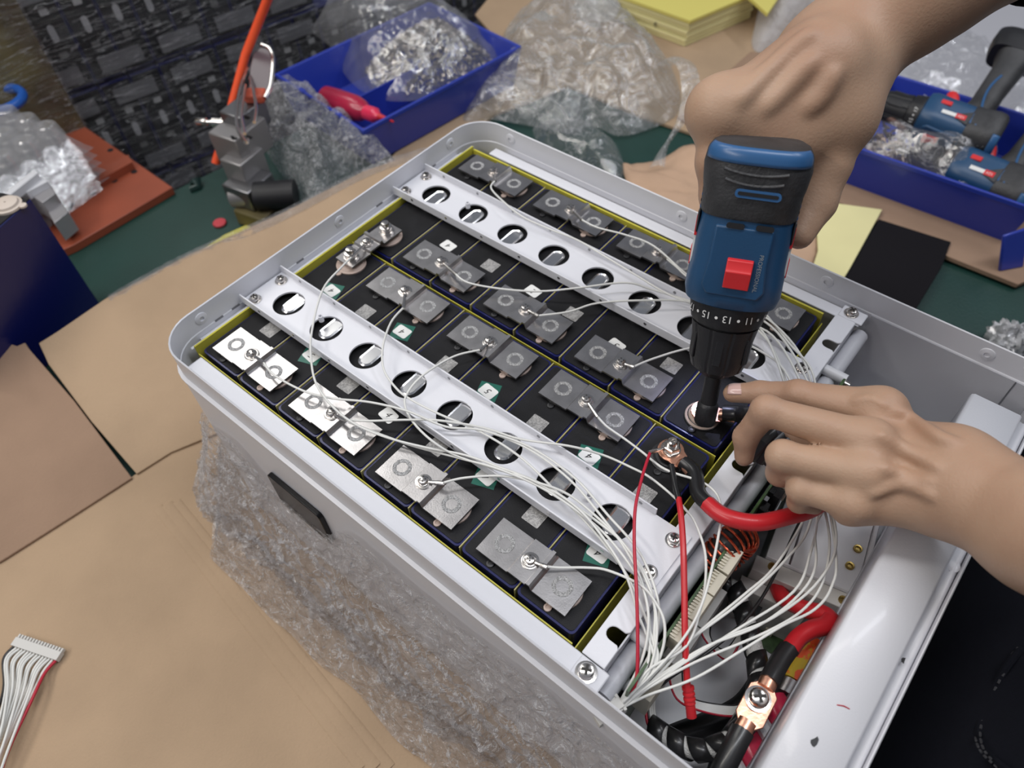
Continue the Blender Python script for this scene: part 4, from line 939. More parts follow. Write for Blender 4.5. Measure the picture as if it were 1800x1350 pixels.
# ---- right hand round the drill handle
lo = np.array([.02, .08, .06]); hi = np.array([.52, .62, .40])
pts_all = []
R0 = [jD(1462, 112, .485, 84), jD(1610, -35, .475, 108), jD(1800, -150, .465, 130)]
Ri = [jD(1268, 196, .455, 42), jD(1259, 285, .462, 35), jD(1262, 345, .47, 31), jD(1268, 384, .475, 25)]
Rm = [jD(1300, 176, .478, 44), jD(1275, 290, .505, 34), jD(1330, 335, .520, 30), jD(1375, 320, .50, 24)]
Rr = [jD(1345, 170, .50, 42), jD(1300, 290, .53, 34), jD(1350, 335, .54, 29), jD(1385, 320, .52, 24)]
Rk = [jD(1385, 175, .52, 38), jD(1330, 280, .545, 30), jD(1370, 320, .55, 26), jD(1400, 310, .535, 22)]
Rt = [jD(1462, 205, .468, 62), jD(1450, 285, .474, 46), jD(1432, 355, .478, 37), jD(1405, 412, .475, 26)]
A_all = np.array([j[0] for J in (R0, Ri, Rm, Rr, Rk, Rt) for j in J]); lo = A_all.min(0)-.045; hi = A_all.max(0)+.045
S = SDF(lo, hi, .0019)
chain(S, R0, .02)
w1 = jD(1440, 120, .455, 72); w2 = jD(1470, 135, .475, 68)
S.cone(w1[0], R0[0][0], w1[1], R0[0][1]*.97, .02); S.cone(w2[0], R0[0][0], w2[1], R0[0][1]*.97, .02)
for J in (Ri, Rm, Rr, Rk): S.cone(J[0][0], w1[0] if J is Ri or J is Rm else w2[0], J[0][1]*1.0, w1[1]*.80, .018)
S.cone(Rt[0][0], w2[0], Rt[0][1], w2[1]*.9, .018)
S.cone(Rt[0][0], Ri[0][0], Rt[0][1]*.85, Ri[0][1]*.95, .02)
c_ = jD(1350, 255, .475, 70); S.cone(c_[0], Rt[0][0], c_[1], Rt[0][1]*.8, .02); S.cone(c_[0], Ri[0][0], c_[1]*.9, Ri[0][1], .02)
for J in (Ri, Rm, Rr, Rk, Rt):
    T_ = SDF(lo, hi, .0019); chain(T_, J, .004); S.merge(T_, .005)
veins(S, [((1300, 175), (1340, 135), (1385, 95), (1425, 60)), ((1345, 190), (1385, 150), (1425, 110)), ((1420, 190), (1445, 165), (1465, 130))], .0018, .0016, .008)
V2, Q2 = S.mesh()
sc = np.array(PO)
V = np.concatenate([V1, V2])-sc; Q = np.concatenate([Q1, Q2+len(V1)])
me = np_mesh('body', V, Q); me.materials.append(SKIN); body = link(bpy.data.objects.new('body', me), person)
sm = body.modifiers.new('sm', 'SMOOTH'); sm.factor = .5; sm.iterations = 3
# nail of the left index finger
nc = P(1284, 684, .0555); dfx = (P(1265, 684, .053)-P(1310, 685, .058)).normalized(); vw = (CP-nc).normalized(); sd_ = dfx.cross(Vector((-.15, -.15, 1)).normalized()).normalized(); nn_ = sd_.cross(dfx).normalized()
if nn_.z < 0: nn_ = -nn_
mb = MB()
tipj = Vector(I_[3][0])
mb.grid(lambda u, v: tipj-PO+dfx*((u-.5)*.0092-.0022)+(sd_*math.sin((v-.5)*1.5)+nn_*math.cos((v-.5)*1.5))*(I_[3][1]*1.04-.0009*(2*u-1)**2 if u > .5 else I_[3][1]*1.04), 10, 12)
nl = mb.build('fingernail', NAIL, person, solid=.0005, smooth=60)
# clothing: shirt with sleeves, trousers
S = SDF((.34, -.55, -.20), (1.30, .95, .95), .012)
def c3(a, b, ra, rb, k=.05): S.cone(a, b, ra, rb, k)
for y in (-.02, .08, .18, .28): c3((.60, y, -.02), (.74, y, .45), .115, .125)
c3((.78, -.10, .52), (.80, .42, .52), .085, .085)
eL = np.array([.72, -.20, .26]); eR = np.array([.62, .62, .36])
c3((.78, -.08, .52), eL, .080, .062); c3((.80, .40, .52), eR, .080, .062)
fl_ = FA[2][0]; c3(eL, fl_+(eL-fl_)*.25, .062, .056, .03)
fr_ = R0[2][0]; fr1 = R0[1][0]; c3(eR, fr_+(eR-fr_)*.15, .060, .052, .03)
Vs, Qs = S.mesh(); me = np_mesh('shirt', Vs-sc, Qs); me.materials.append(CLOTH); sh = link(bpy.data.objects.new('shirt', me), person); tag(sh, 'plain black short garment with sleeves')
# cuff of the right sleeve whose hem shows at the top right
cuA = PD(1835, -100, .45); dirc = (Vector(R0[2][0])-Vector(R0[1][0])).normalized(); mb = MB()
mb.tube([Vector(R0[2][0])-dirc*.012-PO+dirc*t for t in (0, .002, .02, .05, .09)], [R0[2][1]*1.10, R0[2][1]*1.14, R0[2][1]*1.16, R0[2][1]*1.2, R0[2][1]*1.25], 40, False)
mb.build('sleeve_cuff', CLOTH, person, solid=.002)
# skin continues from the forearms into the sleeves
for a, b, ra, rb in ((FA[1], eL, FA[1][1]*.98, .050), (R0[1], eR, R0[1][1]*.97, .050)):
    pass
S = SDF((.30, -.42, -.95), (.95, .60, .06), .012)
def c4(a, b, ra, rb, k=.04): S.cone(a, b, ra, rb, k)
for y in (-.02, .08, .18, .28): c4((.478, y-.02, -.10), (.54, y, -.02), .125, .115)
c4((.50, -.02, -.12), (.60, -.04, -.50), .135, .090); c4((.50, .28, -.12), (.60, .30, -.50), .125, .090)
c4((.60, -.04, -.50), (.64, -.04, -.86), .085, .060); c4((.60, .30, -.50), (.64, .30, -.86), .085, .060)
Vs, Qs = S.mesh(); me = np_mesh('trousers', Vs-sc, Qs); me.materials.append(DENIM); tr = link(bpy.data.objects.new('trousers', me), person)
for off in (0, 9):
    qs = [surf(S, u+off, v+off*.3, .3, 1.3) for u, v in ((1790, 1138), (1764, 1168), (1742, 1205), (1724, 1245), (1714, 1285), (1722, 1318), (1748, 1345), (1780, 1372))]
    qs = smoothpath([Vector(q)-(Vector(q)-CP).normalized()*.0015 for q in qs if q is not None], 6)
    mb = MB()
    for i in range(0, len(qs)-1, 2): mb.tube([qs[i]-PO, qs[i+1]-PO], .0007, 5)
    st_ = mb.build('stitching', THREAD, tr); st_['kind'] = 'stuff'
qs = [surf(S, u, v, .3, 1.3) for u, v in ((1796, 1140), (1770, 1172), (1748, 1209), (1730, 1249), (1721, 1286), (1729, 1316), (1754, 1342), (1786, 1366))]
mb = MB(); mb.tube([Vector(q)-PO-(Vector(q)-CP).normalized()*.0005 for q in smoothpath([q for q in qs if q is not None], 4)], .0022, 8); mb.build('pocket_seam', DENIM, tr)
for y in (-.04, .30):
    mb = MB(); mb.loft([(0, .05, .13, -.03, 0, 2.6), (.03, .05, .13, -.03, 0, 2.6), (.06, .042, .09, -.01, 0, 2.4), (.09, .04, .05, 0, 0, 2)], 24, lambda v: Vector((v.y, v.x, v.z)))
    mb.build('shoe', BLKM, person, loc=(.03, y-.10, .0))

# ================================================================== drills
DA = P(1238, 743, .0125); DB = P(1343, 240, .190)
dz_ = (DB-DA).normalized(); mid_ = DA.lerp(DB, .6); dy_ = (CP-mid_); dy_ = (dy_-dz_*dy_.dot(dz_)).normalized(); dx_ = dy_.cross(dz_)
if dx_.dot(r0) < 0: dx_ = -dx_
DM = Matrix((dx_, dz_.cross(dx_), dz_)).transposed(); dyl = dz_.cross(dx_)      # local: x right, y = away or toward
YS = 1 if dyl.dot(dy_) > 0 else -1            # sign of local y that faces the gear-switch side
DL = (DB-DA).length
def s_of(v):
    a, b = 0.0, 1.0
    for _ in range(40):
        m = (a+b)/2; q = DA.lerp(DB, m)+dy_*(.020*min(1, max(0, (m*DL-.03)/.03))); d = q-CP; vv = 675+FPX*d.dot(r1)/d.dot(r2)
        if vv > v: a = m
        else: b = m
    return (a+b)/2*DL
def wd_(v, w): q = DA.lerp(DB, s_of(v)/DL); return w/2*depth(q)/FPX
def fpt(u, v, hy):   # ray to the plane at local y = YS*hy -> local (x,s)
    ro = CP; rd = r0*((u-900)/FPX)+r1*((v-675)/FPX)+r2; n = dy_; t = (DA+dy_*hy-ro).dot(n)/rd.dot(n); q = ro+rd*t-DA
    return q.dot(dx_), q.dot(dz_)
Y = lambda y: YS*y
def make_drill(name, label, front=True):
    e = empty(name, (0, 0, 0), label, 'drill', 'blue and black cordless drills')
    s5 = s_of(540); hyb = wd_(500, 150)
    # chuck and torque ring
    kn = lambda q, z: 1-.035*(1 if math.cos(q*10) > .75 else 0)
    mb = MB(); mb.lathe([(wd_(655, 30), s_of(664)), (wd_(655, 52), s_of(662)), (wd_(655, 90), s_of(652)), (wd_(640, 102), s_of(640)), (wd_(600, 106), s_of(612)), (wd_(590, 116), s_of(584))], n=80, rf=kn); mb.build('chuck', BLKM, e, smooth=25)
    for k in range(6):
        a = 1.05*k+.5; R = Matrix.Rotation(a, 3, 'Z'); mb = MB(); r_ = wd_(612, 106)
        mb.box(R @ Vector((r_*.985, 0, (s_of(640)+s_of(600))/2)), (.0016, .0052, (s_of(600)-s_of(640))), R); mb.build('chuck_rib', BLKM, e, bevel=.0006)
    mb = MB(); mb.lathe([(wd_(582, 108), s_of(584)), (wd_(582, 108), s_of(580)), (wd_(580, 122), s_of(579)), (wd_(575, 126), s_of(572)), (wd_(545, 138), s_of(548)), (wd_(540, 137), s_of(540))], n=80, rf=lambda q, z: 1-.012*(1 if math.cos(q*20) > .8 and z < s_of(562) else 0)); mb.build('torque_ring', BLKM, e, smooth=25)
    # numbers round the ring, tops toward the chuck
    lab = ['17', '•', '15', '•', '13', '•', '11', '•', '9', '•', '7', '•', '5', '•', '3', '•', '1', '•', '•', '19']
    zc_ = s_of(556); rr = wd_(556, 137.5)
    for k, t in enumerate(lab):
        a = math.radians(-60+ (k)*15.5); 
        # angle measured from the camera-facing side, increasing to the right
        n = Vector((math.sin(a), Y(math.cos(a)), 0)); tx = Vector((-math.cos(a), Y(math.sin(a)), 0)); up = Vector((0, 0, -1))
        if tx.cross(up).dot(n) < 0: tx = -tx
        m = Matrix((tx, up, n)).transposed().to_4x4(); m.translation = n*(rr*1.006)+Vector((0, 0, zc_))
        text_obj('dial_number', t, .0066 if t != '•' else .008, STICK, m, e)
    # body shell
    mb = MB(); mb.loft([(s_of(541), wd_(540, 138), hyb*.90, 0, 0, 2.2), (s_of(537), wd_(530, 156), hyb*.97, 0, 0, 2.8), (s_of(520), wd_(510, 164), hyb*1.02, 0, 0, 3.2), (s_of(490), wd_(490, 163), hyb*1.02, 0, 0, 3.2), (s_of(470), wd_(470, 159), hyb, 0, 0, 3.2),
                        (s_of(420), wd_(420, 160), hyb, 0, 0, 3.2), (s_of(350), wd_(350, 158), hyb*.97, 0, 0, 3.2), (s_of(310), wd_(320, 154), hyb*.95, 0, 0, 3.2)], 56)
    mb.build('housing', DBLUE, e, smooth=40)
    # raised top panel on the gear-switch side
    xa, sa = fpt(1268, 520, hyb+.002); xb, sb = fpt(1340, 405, hyb+.002)
    mb = MB(); mb.prism([(-.0150, s_of(515)), (-.0185, s_of(500)), (-.0165, s_of(455)), (-.0165, s_of(395)), (.0165, s_of(395)), (.0165, s_of(455)), (.0185, s_of(500)), (.0150, s_of(515))], hyb-.002, hyb+.0016)
    for q in mb.v: q.x, q.y, q.z = q.x, Y(q.z), q.y
    mb.build('top_panel', DBLUE, e, bevel=.0012, seg=3)
    # rubber rear cap
    mb = MB(); h2 = hyb*1.06
    mb.loft([(s_of(384), wd_(370, 163), hyb*1.015, 0, 0, 3.2), (s_of(378), wd_(370, 166), hyb*1.05, 0, 0, 3.2), (s_of(345), wd_(340, 170), h2, 0, 0, 3.0), (s_of(330), wd_(330, 176), h2*1.02, 0, 0, 3.0), (s_of(300), wd_(300, 184), h2*1.05, 0, 0, 3.0), (s_of(276), wd_(276, 180), h2*1.03, 0, 0, 3.0),
             (s_of(264), wd_(264, 166), h2*.96, 0, 0, 3.0), (s_of(258), wd_(258, 146), h2*.84, 0, 0, 2.8), (s_of(256), wd_(256, 100), h2*.6, 0, 0, 2.6)], 56)
    mb.build('rear_cap', BLKR, e, smooth=45)
    for sx in (-1, 1):   # side wings of the rubber overmould
        mb = MB(); mb.prism([(Y(-.006), s_of(384)), (Y(.0165), s_of(384)), (Y(.0120), s_of(425)), (Y(.0085), s_of(432)), (Y(.002), s_of(420))], wd_(400, 159)*.985, wd_(400, 159)*1.03)
        for q in mb.v: q.x, q.y, q.z = sx*q.z, q.x, q.y
        mb.build('rubber_wing', BLKR, e, bevel=.001)
    # blue band wrapped over the top of the cap
    mb = MB(); NB = 18; vs = []
    def cap_pt(q, s, sc):
        hx, hy, ee = wd_(268, 172)*sc, h2*1.0*sc, 3.0; c, d = math.cos(q), math.sin(q)
        return Vector((hx*math.copysign(abs(c)**(2/ee), c), Y(hy*math.copysign(abs(d)**(2/ee), d)), s))
    mb.grid(lambda u, v: cap_pt(math.radians(24+132*u), s_of(286)+(s_of(259)-s_of(286))*v+.0012*math.sin(3.14*v), 1.055-.10*v**2.5), 30, 6)
    mb.build('blue_band', LBLUE, e, solid=.0015)
    # slots
    def slot(u0, u1, v0, hh, m, nm, hy, bend=0, inner=None):
        x0, s0 = fpt(u0, v0, hy); x1, s1 = fpt(u1, v0+(u1-u0)*.14, hy); mb = MB(); mb.prism(rrect(min(x0, x1), max(x0, x1), (s0+s1)/2-hh, (s0+s1)/2+hh, hh*.95, 5), hy-.001, hy+.0006)
        for q in mb.v: q.x, q.y, q.z = q.x, Y(q.z), q.y
        mb.build(nm, m, e)
    slot(1292, 1374, 338, .0024, LBLUE, 'vent_frame', h2*1.045); slot(1297, 1369, 338.5, .0010, INK, 'vent_slot', h2*1.045+.0004)
    slot(1277, 1309, 395, .0015, INK, 'vent_slot', hyb+.0018); slot(1329, 1361, 401, .0015, INK, 'vent_slot', hyb+.0018)
    # ridges in the rubber
    for vv, w_ in ((314, .016), (296, .0175)):
        mb = MB(); mb.tube([Vector((x, Y(h2*1.03), s_of(vv)-.0008*(1-(x/w_)**2)*3)) for x in [w_*(k/6-1) for k in range(13)]], .0011, 6, flat=1); mb.build('rubber_ridge', BLKR, e)
    # red gear switch
    x0, s0 = fpt(1269, 505, hyb+.004); x1, s1 = fpt(1325, 463, hyb+.004); xm = (x0+x1)/2
    mb = MB(); W2_ = abs(x1-x0)/2; Hh = abs(s1-s0)
    mb.add([(xm-W2_, y, z) for y, z in ((hyb, s0-.001), (hyb+.0042, s0), (hyb+.0052, s0+Hh*.30), (hyb+.0064, s0+Hh*.62), (hyb+.0050, s0+Hh*.72), (hyb+.0042, s0+Hh), (hyb, s0+Hh+.001))]+
           [(xm+W2_, y, z) for y, z in ((hyb, s0-.001), (hyb+.0042, s0), (hyb+.0052, s0+Hh*.30), (hyb+.0064, s0+Hh*.62), (hyb+.0050, s0+Hh*.72), (hyb+.0042, s0+Hh), (hyb, s0+Hh+.001))],
           [(i, i+1, 8+i, 7+i) for i in range(6)]+[(0, 1, 2, 3, 4, 5, 6), (7, 8, 9, 10, 11, 12, 13)])
    for q in mb.v: q.y = Y(q.y)
    mb.build('gear_switch', mat('red_switch', (.66, .025, .03), .4) if 'red_switch' not in bpy.data.materials else bpy.data.materials['red_switch'], e, bevel=.0005)
    # small grey lettering beside it
    n = Vector((0, Y(1), 0)); up = Vector((-1, 0, 0)); tx = Vector((0, 0, -1))
    if tx.cross(up).dot(n) < 0: up = -up
    m = Matrix((tx, up, n)).transposed().to_4x4(); m.translation = Vector((.0125, Y(hyb+.0019), s_of(468)))
    text_obj('lettering', 'PROFESSIONAL', .0034, mat('grey_print', (.25, .28, .30), .5) if 'grey_print' not in bpy.data.materials else bpy.data.materials['grey_print'], m, e)
    # side vents, label and direction switch on both flanks
    RS = bpy.data.materials['red_switch']
    for sx in (-1, 1):
        hx = wd_(420, 160)
        for k in range(5):
            mb = MB(); z = s_of(372)-.0036*k+.012; mb.box((sx*(hx-.0004), Y(.004), z), (.0015, .016, .0016)); mb.build('side_vent', INK if k % 2 else LBLUE, e)
        mb = MB(); mb.box((sx*(hx+.0003), Y(-.006), s_of(480)), (.004, .0065, .013)); mb.build('direction_switch', RS, e, bevel=.0008)
        mb = MB(); mb.box((sx*(hx+.0001), Y(.0075), (s_of(470)+s_of(430))/2), (.0016, .0055, .022)); mb.build('side_label', STICK, e)
        mb = MB(); mb.box((sx*(hx+.0001), Y(.0075), s_of(415)), (.0017, .0075, .012)); lb = mb.build('voltage_label', RS, e)
        n = Vector((sx, 0, 0)); tx = Vector((0, 0, -sx*YS*1.0)); up = Vector((0, Y(1), 0))
        if tx.cross(up).dot(n) < 0: tx = -tx
        m = Matrix((tx, up, n)).transposed().to_4x4(); m.translation = Vector((sx*(hx+.0011), Y(.0075), s_of(415))); text_obj('voltage_text', '12V', .0052, STICK, m, lb)
    # trigger, handle, battery foot (behind the body)
    hb = s_of(395)
    mb = MB(); mb.loft([(-.010, .0150, .0200, 0, 0, 2.6), (.008, .0152, .0185, 0, .002, 2.6), (.030, .0150, .0165, 0, .004, 2.4), (.055, .0155, .0165, 0, .002, 2.4), (.100, .0165, .0185, 0, 0, 2.6), (.118, .0200, .0230, 0, -.002, 3)], 36, lambda v: Vector((v.x, Y(-(hyb*.55+v.z)), hb+v.y+v.z*.12)))
    mb.build('handle', BLKR, e)
    mb = MB(); mb.loft([(.0, .0205, .0300, 0, 0, 4), (.014, .0230, .0340, 0, 0, 4), (.030, .0225, .0330, 0, 0, 4), (.034, .0200, .0300, 0, 0, 4)], 36, lambda v: Vector((v.x, Y(-(hyb*.55+.118+v.z)), hb+v.y+.010)))
    mb.build('battery_pack', BLKM, e, smooth=40)
    for sx in (-1, 1):
        mb = MB(); mb.tube([Vector((sx*.0155, Y(-(hyb*.55+t)), hb+.012+t*.12-.014*math.sin(t*30))) for t in [.012+.01*k for k in range(7)]], .0016, 6); mb.build('blue_inlay', LBLUE, e)
    mb = MB(); mb.loft([(0, .006, .009, 0, 0, 2.4), (.010, .0065, .010, 0, .001, 2.4), (.022, .0065, .008, 0, .004, 2.4), (.026, .005, .006, 0, .005, 2.2)], 20, lambda v: Vector((v.x, Y(-(hyb+v.z-.002)), hb-.026-v.y)))
    mb.build('trigger', RS, e)
    if front:
        mb = MB(); mb.lathe([(wd_(735, 37)*.9, .0), (wd_(735, 37), .0015), (wd_(735, 37), s_of(712)), (wd_(735, 36)*.92, s_of(709)), (wd_(700, 29), s_of(707)), (wd_(700, 29), s_of(668)), (.004, s_of(660))], n=6*6); mb.build('socket_bit', BLKM, e, smooth=30)
    else:
        mb = MB(); mb.tube([(0, 0, s_of(664)), (0, 0, s_of(690))], .003, 8); mb.build('bit', DSTEEL, e)
    return e
drill = make_drill('cordless_drill', 'blue and black cordless drill held upright with red gear switch, driving a nut')
ll = bpy.data.lights.new('drill_lamp', 'SPOT'); ll.energy = .22; ll.color = (.62, .66, 1); ll.spot_size = 1.7; ll.spot_blend = .8; ll.shadow_soft_size = .002
lo2 = link(bpy.data.objects.new('drill_lamp', ll), drill); lo2.location = (0, Y(-.030), s_of(545)); lo2.rotation_euler = (Vector((0, Y(.030), -.075))).to_track_quat('-Z', 'Y').to_euler()
MD = Matrix((dx_, dyl, dz_)).transposed().to_4x4(); MD.translation = DA; drill.matrix_world = MD
# ================================================================== bins
def bin_(name, O, A, B, zr, label, div=None, walls=True):
    o = P(*O, zr); u = P(*A, zr)-o; v = P(*B, zr)-o; Lu, Lv = u.length, v.length; u.normalize(); v = v-u*v.dot(u); v.normalize(); Lv = (P(*B, zr)-o).dot(v)
    H = zr-ZT-.008; e = empty(name, o+u*Lu/2+v*Lv/2-Vector((0, 0, zr-ZT-.007)), label, 'bin', 'blue parts bins'); c = e.location
    def ring(ins, z): return [o+u*a+v*b+Vector((0, 0, z)) for a, b in ((ins, ins), (Lu-ins, ins), (Lu-ins, Lv-ins), (ins, Lv-ins))]
    mb = MB(); vs = []
    for ins, z in ((.010, -H), (.001, -.006), (0, -.006), (0, 0), (.004, 0), (.005, -.003), (.013, -H+.003)): vs += [q-c for q in ring(ins, z)]
    fs = [(i*4+k, i*4+(k+1) % 4, (i+1)*4+(k+1) % 4, (i+1)*4+k) for i in range(6) for k in range(4)]+[(0, 1, 2, 3), (24, 25, 26, 27)]
    mb.add(vs, fs); mb.build('tub', BIN, e, bevel=.002, seg=2)
    if div:
        a = o+u*Lu*div; mb = MB(); mb.slab([a+v*.01-c-Vector((0, 0, .012)), a+v*(Lv-.01)-c-Vector((0, 0, .012)), a+v*(Lv-.012)-c-Vector((0, 0, H-.004)), a+v*.012-c-Vector((0, 0, H-.004))], .002); mb.build('divider', BIN, e)
    for f in (.3, .7):
        a = o+u*Lu*f; mb = MB(); mb.slab([a+u*.01*s+v*t-c+Vector((0, 0, .0008)) for s, t in ((-1, -.001), (1, -.001), (1, .006), (-1, .006))], .002); mb.build('rim_tab', BIN, e, bevel=.0005)
    return e, o, u, v, Lu, Lv
b1 = bin_('parts_bin', (638, 230), (482, 130), (934, 89), ZT+.072, 'blue plastic bin holding the screw bag and the red bottle', .42)
b2 = bin_('parts_bin', (1466, 246), (1566, 128), (1802, 405), ZT+.070, 'blue plastic bin at the right holding two drills', None)
e = b2[0]; mb = MB(); q = P(1768, 460, ZT+.02)-e.location; mb.slab([P(1765, 415, ZT+.06)-e.location, P(1810, 400, ZT+.06)-e.location, P(1800, 470, ZT+.01)-e.location, P(1757, 478, ZT+.01)-e.location], .004); mb.build('foot_tab', BIN, e, bevel=.002)

# ---- generic crumpled bag lying on something
def bag(name, label, outline_px, z0, H, m, seed=0, amp=.010, ncut=10, skew=(0, 0), freq=26, cat='plastic bag', rings=44, flatk=.5):
    ring = smoothpath([P(u, v, z0) for u, v in outline_px]+[P(*outline_px[0], z0)], ncut)[:-1]; n = len(ring)
    cen = sum(ring, Vector((0, 0, 0)))/n+Vector((skew[0], skew[1], 0)); off = Vector((seed*3.1, seed*1.7, seed))
    def f(u, v):
        k = int(round(u*n)) % n; q = ring[k].lerp(cen, 1-v); r = v
        h = H*(min(1, (1-r)*2.2)**.8*.7+.3*(1-r**2.4)**flatk)
        h += H*.22*(1-2*abs(mn.noise(q*freq*.45+off)))*(1-r**4)
        w = (1-r**6)
        q2 = q*freq+off; a = abs(mn.noise(q2)); b = mn.noise(q2*2.3); c = abs(mn.noise(q2*.55+off))
        h += w*(amp*1.6*(.5-a)+amp*.45*b+amp*1.5*(.4-c)); d = Vector((mn.noise(q2*1.1+Vector((9, 0, 0))), mn.noise(q2*1.1+Vector((0, 9, 0))), 0))*amp*.7*w
        return q+d+Vector((0, 0, max(h, .001)))
    mb = MB(); mb.grid(f, n, rings); o = mb.build(name, m, smooth=70); return tag(o, label, cat)
bag('clear_bag', 'large clear plastic bag lying crumpled behind the case', [(1075, 10), (1125, 55), (1172, 108), (1196, 165), (1188, 205), (1135, 230), (1085, 240), (1040, 222), (1000, 236), (930, 222), (868, 212), (815, 212), (838, 168), (872, 90), (905, 35), (960, 0), (1010, -15)], ZT+.006, .050, BAG, 1, .015, 8)
bag('clear_bag', 'flat piece of thin clear plastic touching the far rim of the case', [(935, 228), (1000, 215), (1050, 228), (1085, 262), (1098, 305), (1075, 322), (1010, 280), (950, 255)], ZT+.006, .018, BAGT, 4, .006, 8)
bag('clear_bag', 'clear plastic bag on the grey board behind the drills', [(1535, 165), (1550, 118), (1600, 88), (1668, 52), (1715, 62), (1752, 98), (1752, 125), (1720, 160), (1655, 190)], ZT+.004, .020, BAGT, 7, .008, 8)
bag('clear_bag', 'thin clear plastic sheet at the right edge behind the drill handles', [(1730, 175), (1800, 120), (1870, 150), (1860, 240), (1790, 250), (1740, 225)], ZT+.03, .025, BAGT, 9, .006, 8)
bag('foam_bag', 'milky white foam bag at the top edge above the wrist', [(1345, -25), (1328, 40), (1322, 82), (1345, 92), (1420, 62), (1500, 30), (1560, 0), (1540, -60), (1420, -60)], ZT+.006, .045, FOAM, 11, .008, 8)
bag('clear_bag', 'clear plastic sleeve lying across the boards at the top', [(1015, -40), (1012, 20), (1035, 38), (1083, 30), (1090, -40)], ZT+.035, .018, FOAM, 13, .004, 8)
# bag of small screws in the left bin
pile_px = [(643, 128), (690, 95), (745, 60), (790, 52), (835, 82), (866, 108), (800, 146), (740, 166), (672, 166)]
zb = ZT+.030
mb = MB(); rnd = random.Random(4); rp = [P(u, v, zb) for u, v in pile_px]; cen = sum(rp, Vector((0, 0, 0)))/len(rp)
for k in range(1500):
    a = rnd.random()*len(rp); i = int(a) % len(rp); q = rp[i].lerp(rp[(i+1) % len(rp)], a-int(a)); r = rnd.random()**.55; q = cen.lerp(q, r)
    q = q+Vector((0, 0, .050*(1-r**2.2)+rnd.random()*.004)); ax = Vector((rnd.gauss(0, 1), rnd.gauss(0, 1), rnd.gauss(0, 1))).normalized()
    L = .0035; mb.tube([q-ax*L, q-ax*L*.55, q-ax*L*.5, q+ax*L], [.0026, .0026, .0013, .0012], 5)
o = mb.build('loose_screws', mat('screw_metal', (.42, .38, .35), .28, metal=1), smooth=30); tag(o, 'heap of tiny nickel screws inside the plastic bag in the left bin', 'screws', kind='stuff')
bag('screw_bag', 'open clear plastic bag of small screws in the left blue bin', [(583, 47), (640, 30), (690, 22), (738, 2), (768, 4), (800, 38), (842, 68), (872, 96), (874, 112), (800, 152), (742, 176), (668, 176), (622, 150), (598, 118), (583, 85), (550, 58), (560, 50)], ZT+.034, .058, film('screw_bag_film', tint=(.98, .98, .97), haze=.16, gloss=.9, rough=.1, bscale=26, bump=.5, hvar=.12, dist=.01), 21, .010, 8, freq=30)
# bag with bits in the right bin
mb = MB(); rnd = random.Random(14); rp = [P(u, v, ZT+.03) for u, v in ((1510, 265), (1560, 225), (1640, 262), (1600, 320), (1540, 300))]; cen = sum(rp, Vector((0, 0, 0)))/len(rp)
for k in range(260):
    a = rnd.random()*len(rp); i = int(a) % len(rp); q = rp[i].lerp(rp[(i+1) % len(rp)], a-int(a)); q = cen.lerp(q, rnd.random()**.6)+Vector((0, 0, rnd.random()*.014)); ax = Vector((rnd.gauss(0, 1), rnd.gauss(0, 1), rnd.gauss(0, .6))).normalized()
    mb.tube([q-ax*.004, q+ax*.004], .0018, 5)
tag(mb.build('loose_screws', mat('bits_metal', (.42, .33, .27), .35, metal=1), smooth=30), 'small brownish fasteners inside the plastic bag in the right bin', 'screws', kind='stuff')
bag('screw_bag', 'clear plastic bag of fasteners in the right blue bin before the drills', [(1500, 268), (1520, 232), (1545, 210), (1572, 218), (1640, 235), (1720, 248), (1752, 262), (1745, 285), (1722, 318), (1706, 350), (1640, 318), (1560, 288)], ZT+.048, .030, BAGT, 31, .008, 8)
# brown rod in the right bin
mb = MB(); mb.tube([P(1530, 182, ZT+.075), P(1590, 228, ZT+.078)], .0035, 12); tag(mb.build('brown_rod', mat('brown_rod', (.13, .07, .055), .5)), 'thin brown rod propped against the chuck in the right bin', 'rod')
# red bottle
ax0 = P(572, 172, ZT+.052); ax1 = P(692, 214, ZT+.066); dd = (ax1-ax0); Lb = dd.length; bo = empty('squeeze_bottle', ax0, 'small dark red squeeze bottle with pointed nozzle in the left bin', 'bottle')
R = dd.to_track_quat('Z', 'Y').to_matrix()
mb = MB(); mb.lathe([(.012, 0), (.0175, .003), (.0185, Lb*.18), (.0182, Lb*.45), (.0145, Lb*.56), (.0105, Lb*.60), (.0100, Lb*.62)], n=28, m=R); mb.build('bottle_body', RBOT, bo)
mb = MB(); mb.lathe([(.0105, Lb*.62), (.0105, Lb*.74), (.0065, Lb*.77), (.0052, Lb*.80)], n=24, m=R); mb.build('bottle_cap', RCAP, bo)
mb = MB(); mb.lathe([(.0050, Lb*.79), (.0018, Lb*.96), (.0012, Lb)], n=16, m=R); mb.build('nozzle', RED, bo)
# film curl
cp_ = smoothpath([P(1165, 118, ZT+.05), P(1185, 104, ZT+.075), P(1208, 120, ZT+.085), P(1213, 165, ZT+.07), P(1196, 215, ZT+.05), P(1168, 260, ZT+.035), P(1155, 295, ZT+.025)], 8)
mb = MB(); n = len(cp_)-1; wv = (P(1220, 110, ZT+.07)-P(1180, 112, ZT+.07)).normalized()
mb.grid(lambda u, v: cp_[int(round(u*n))]+wv*((v-.5)*(.026 if u < .45 else .026-.02*min(1, (u-.45)*3) if u < .8 else .006+.016*(u-.8)*5))+Vector((0, 0, .004*math.sin(3.14*v))), n, 6)
tag(mb.build('film_strip', BAG, smooth=80), 'curled strip of thick clear film hanging off the large clear bag', 'film')
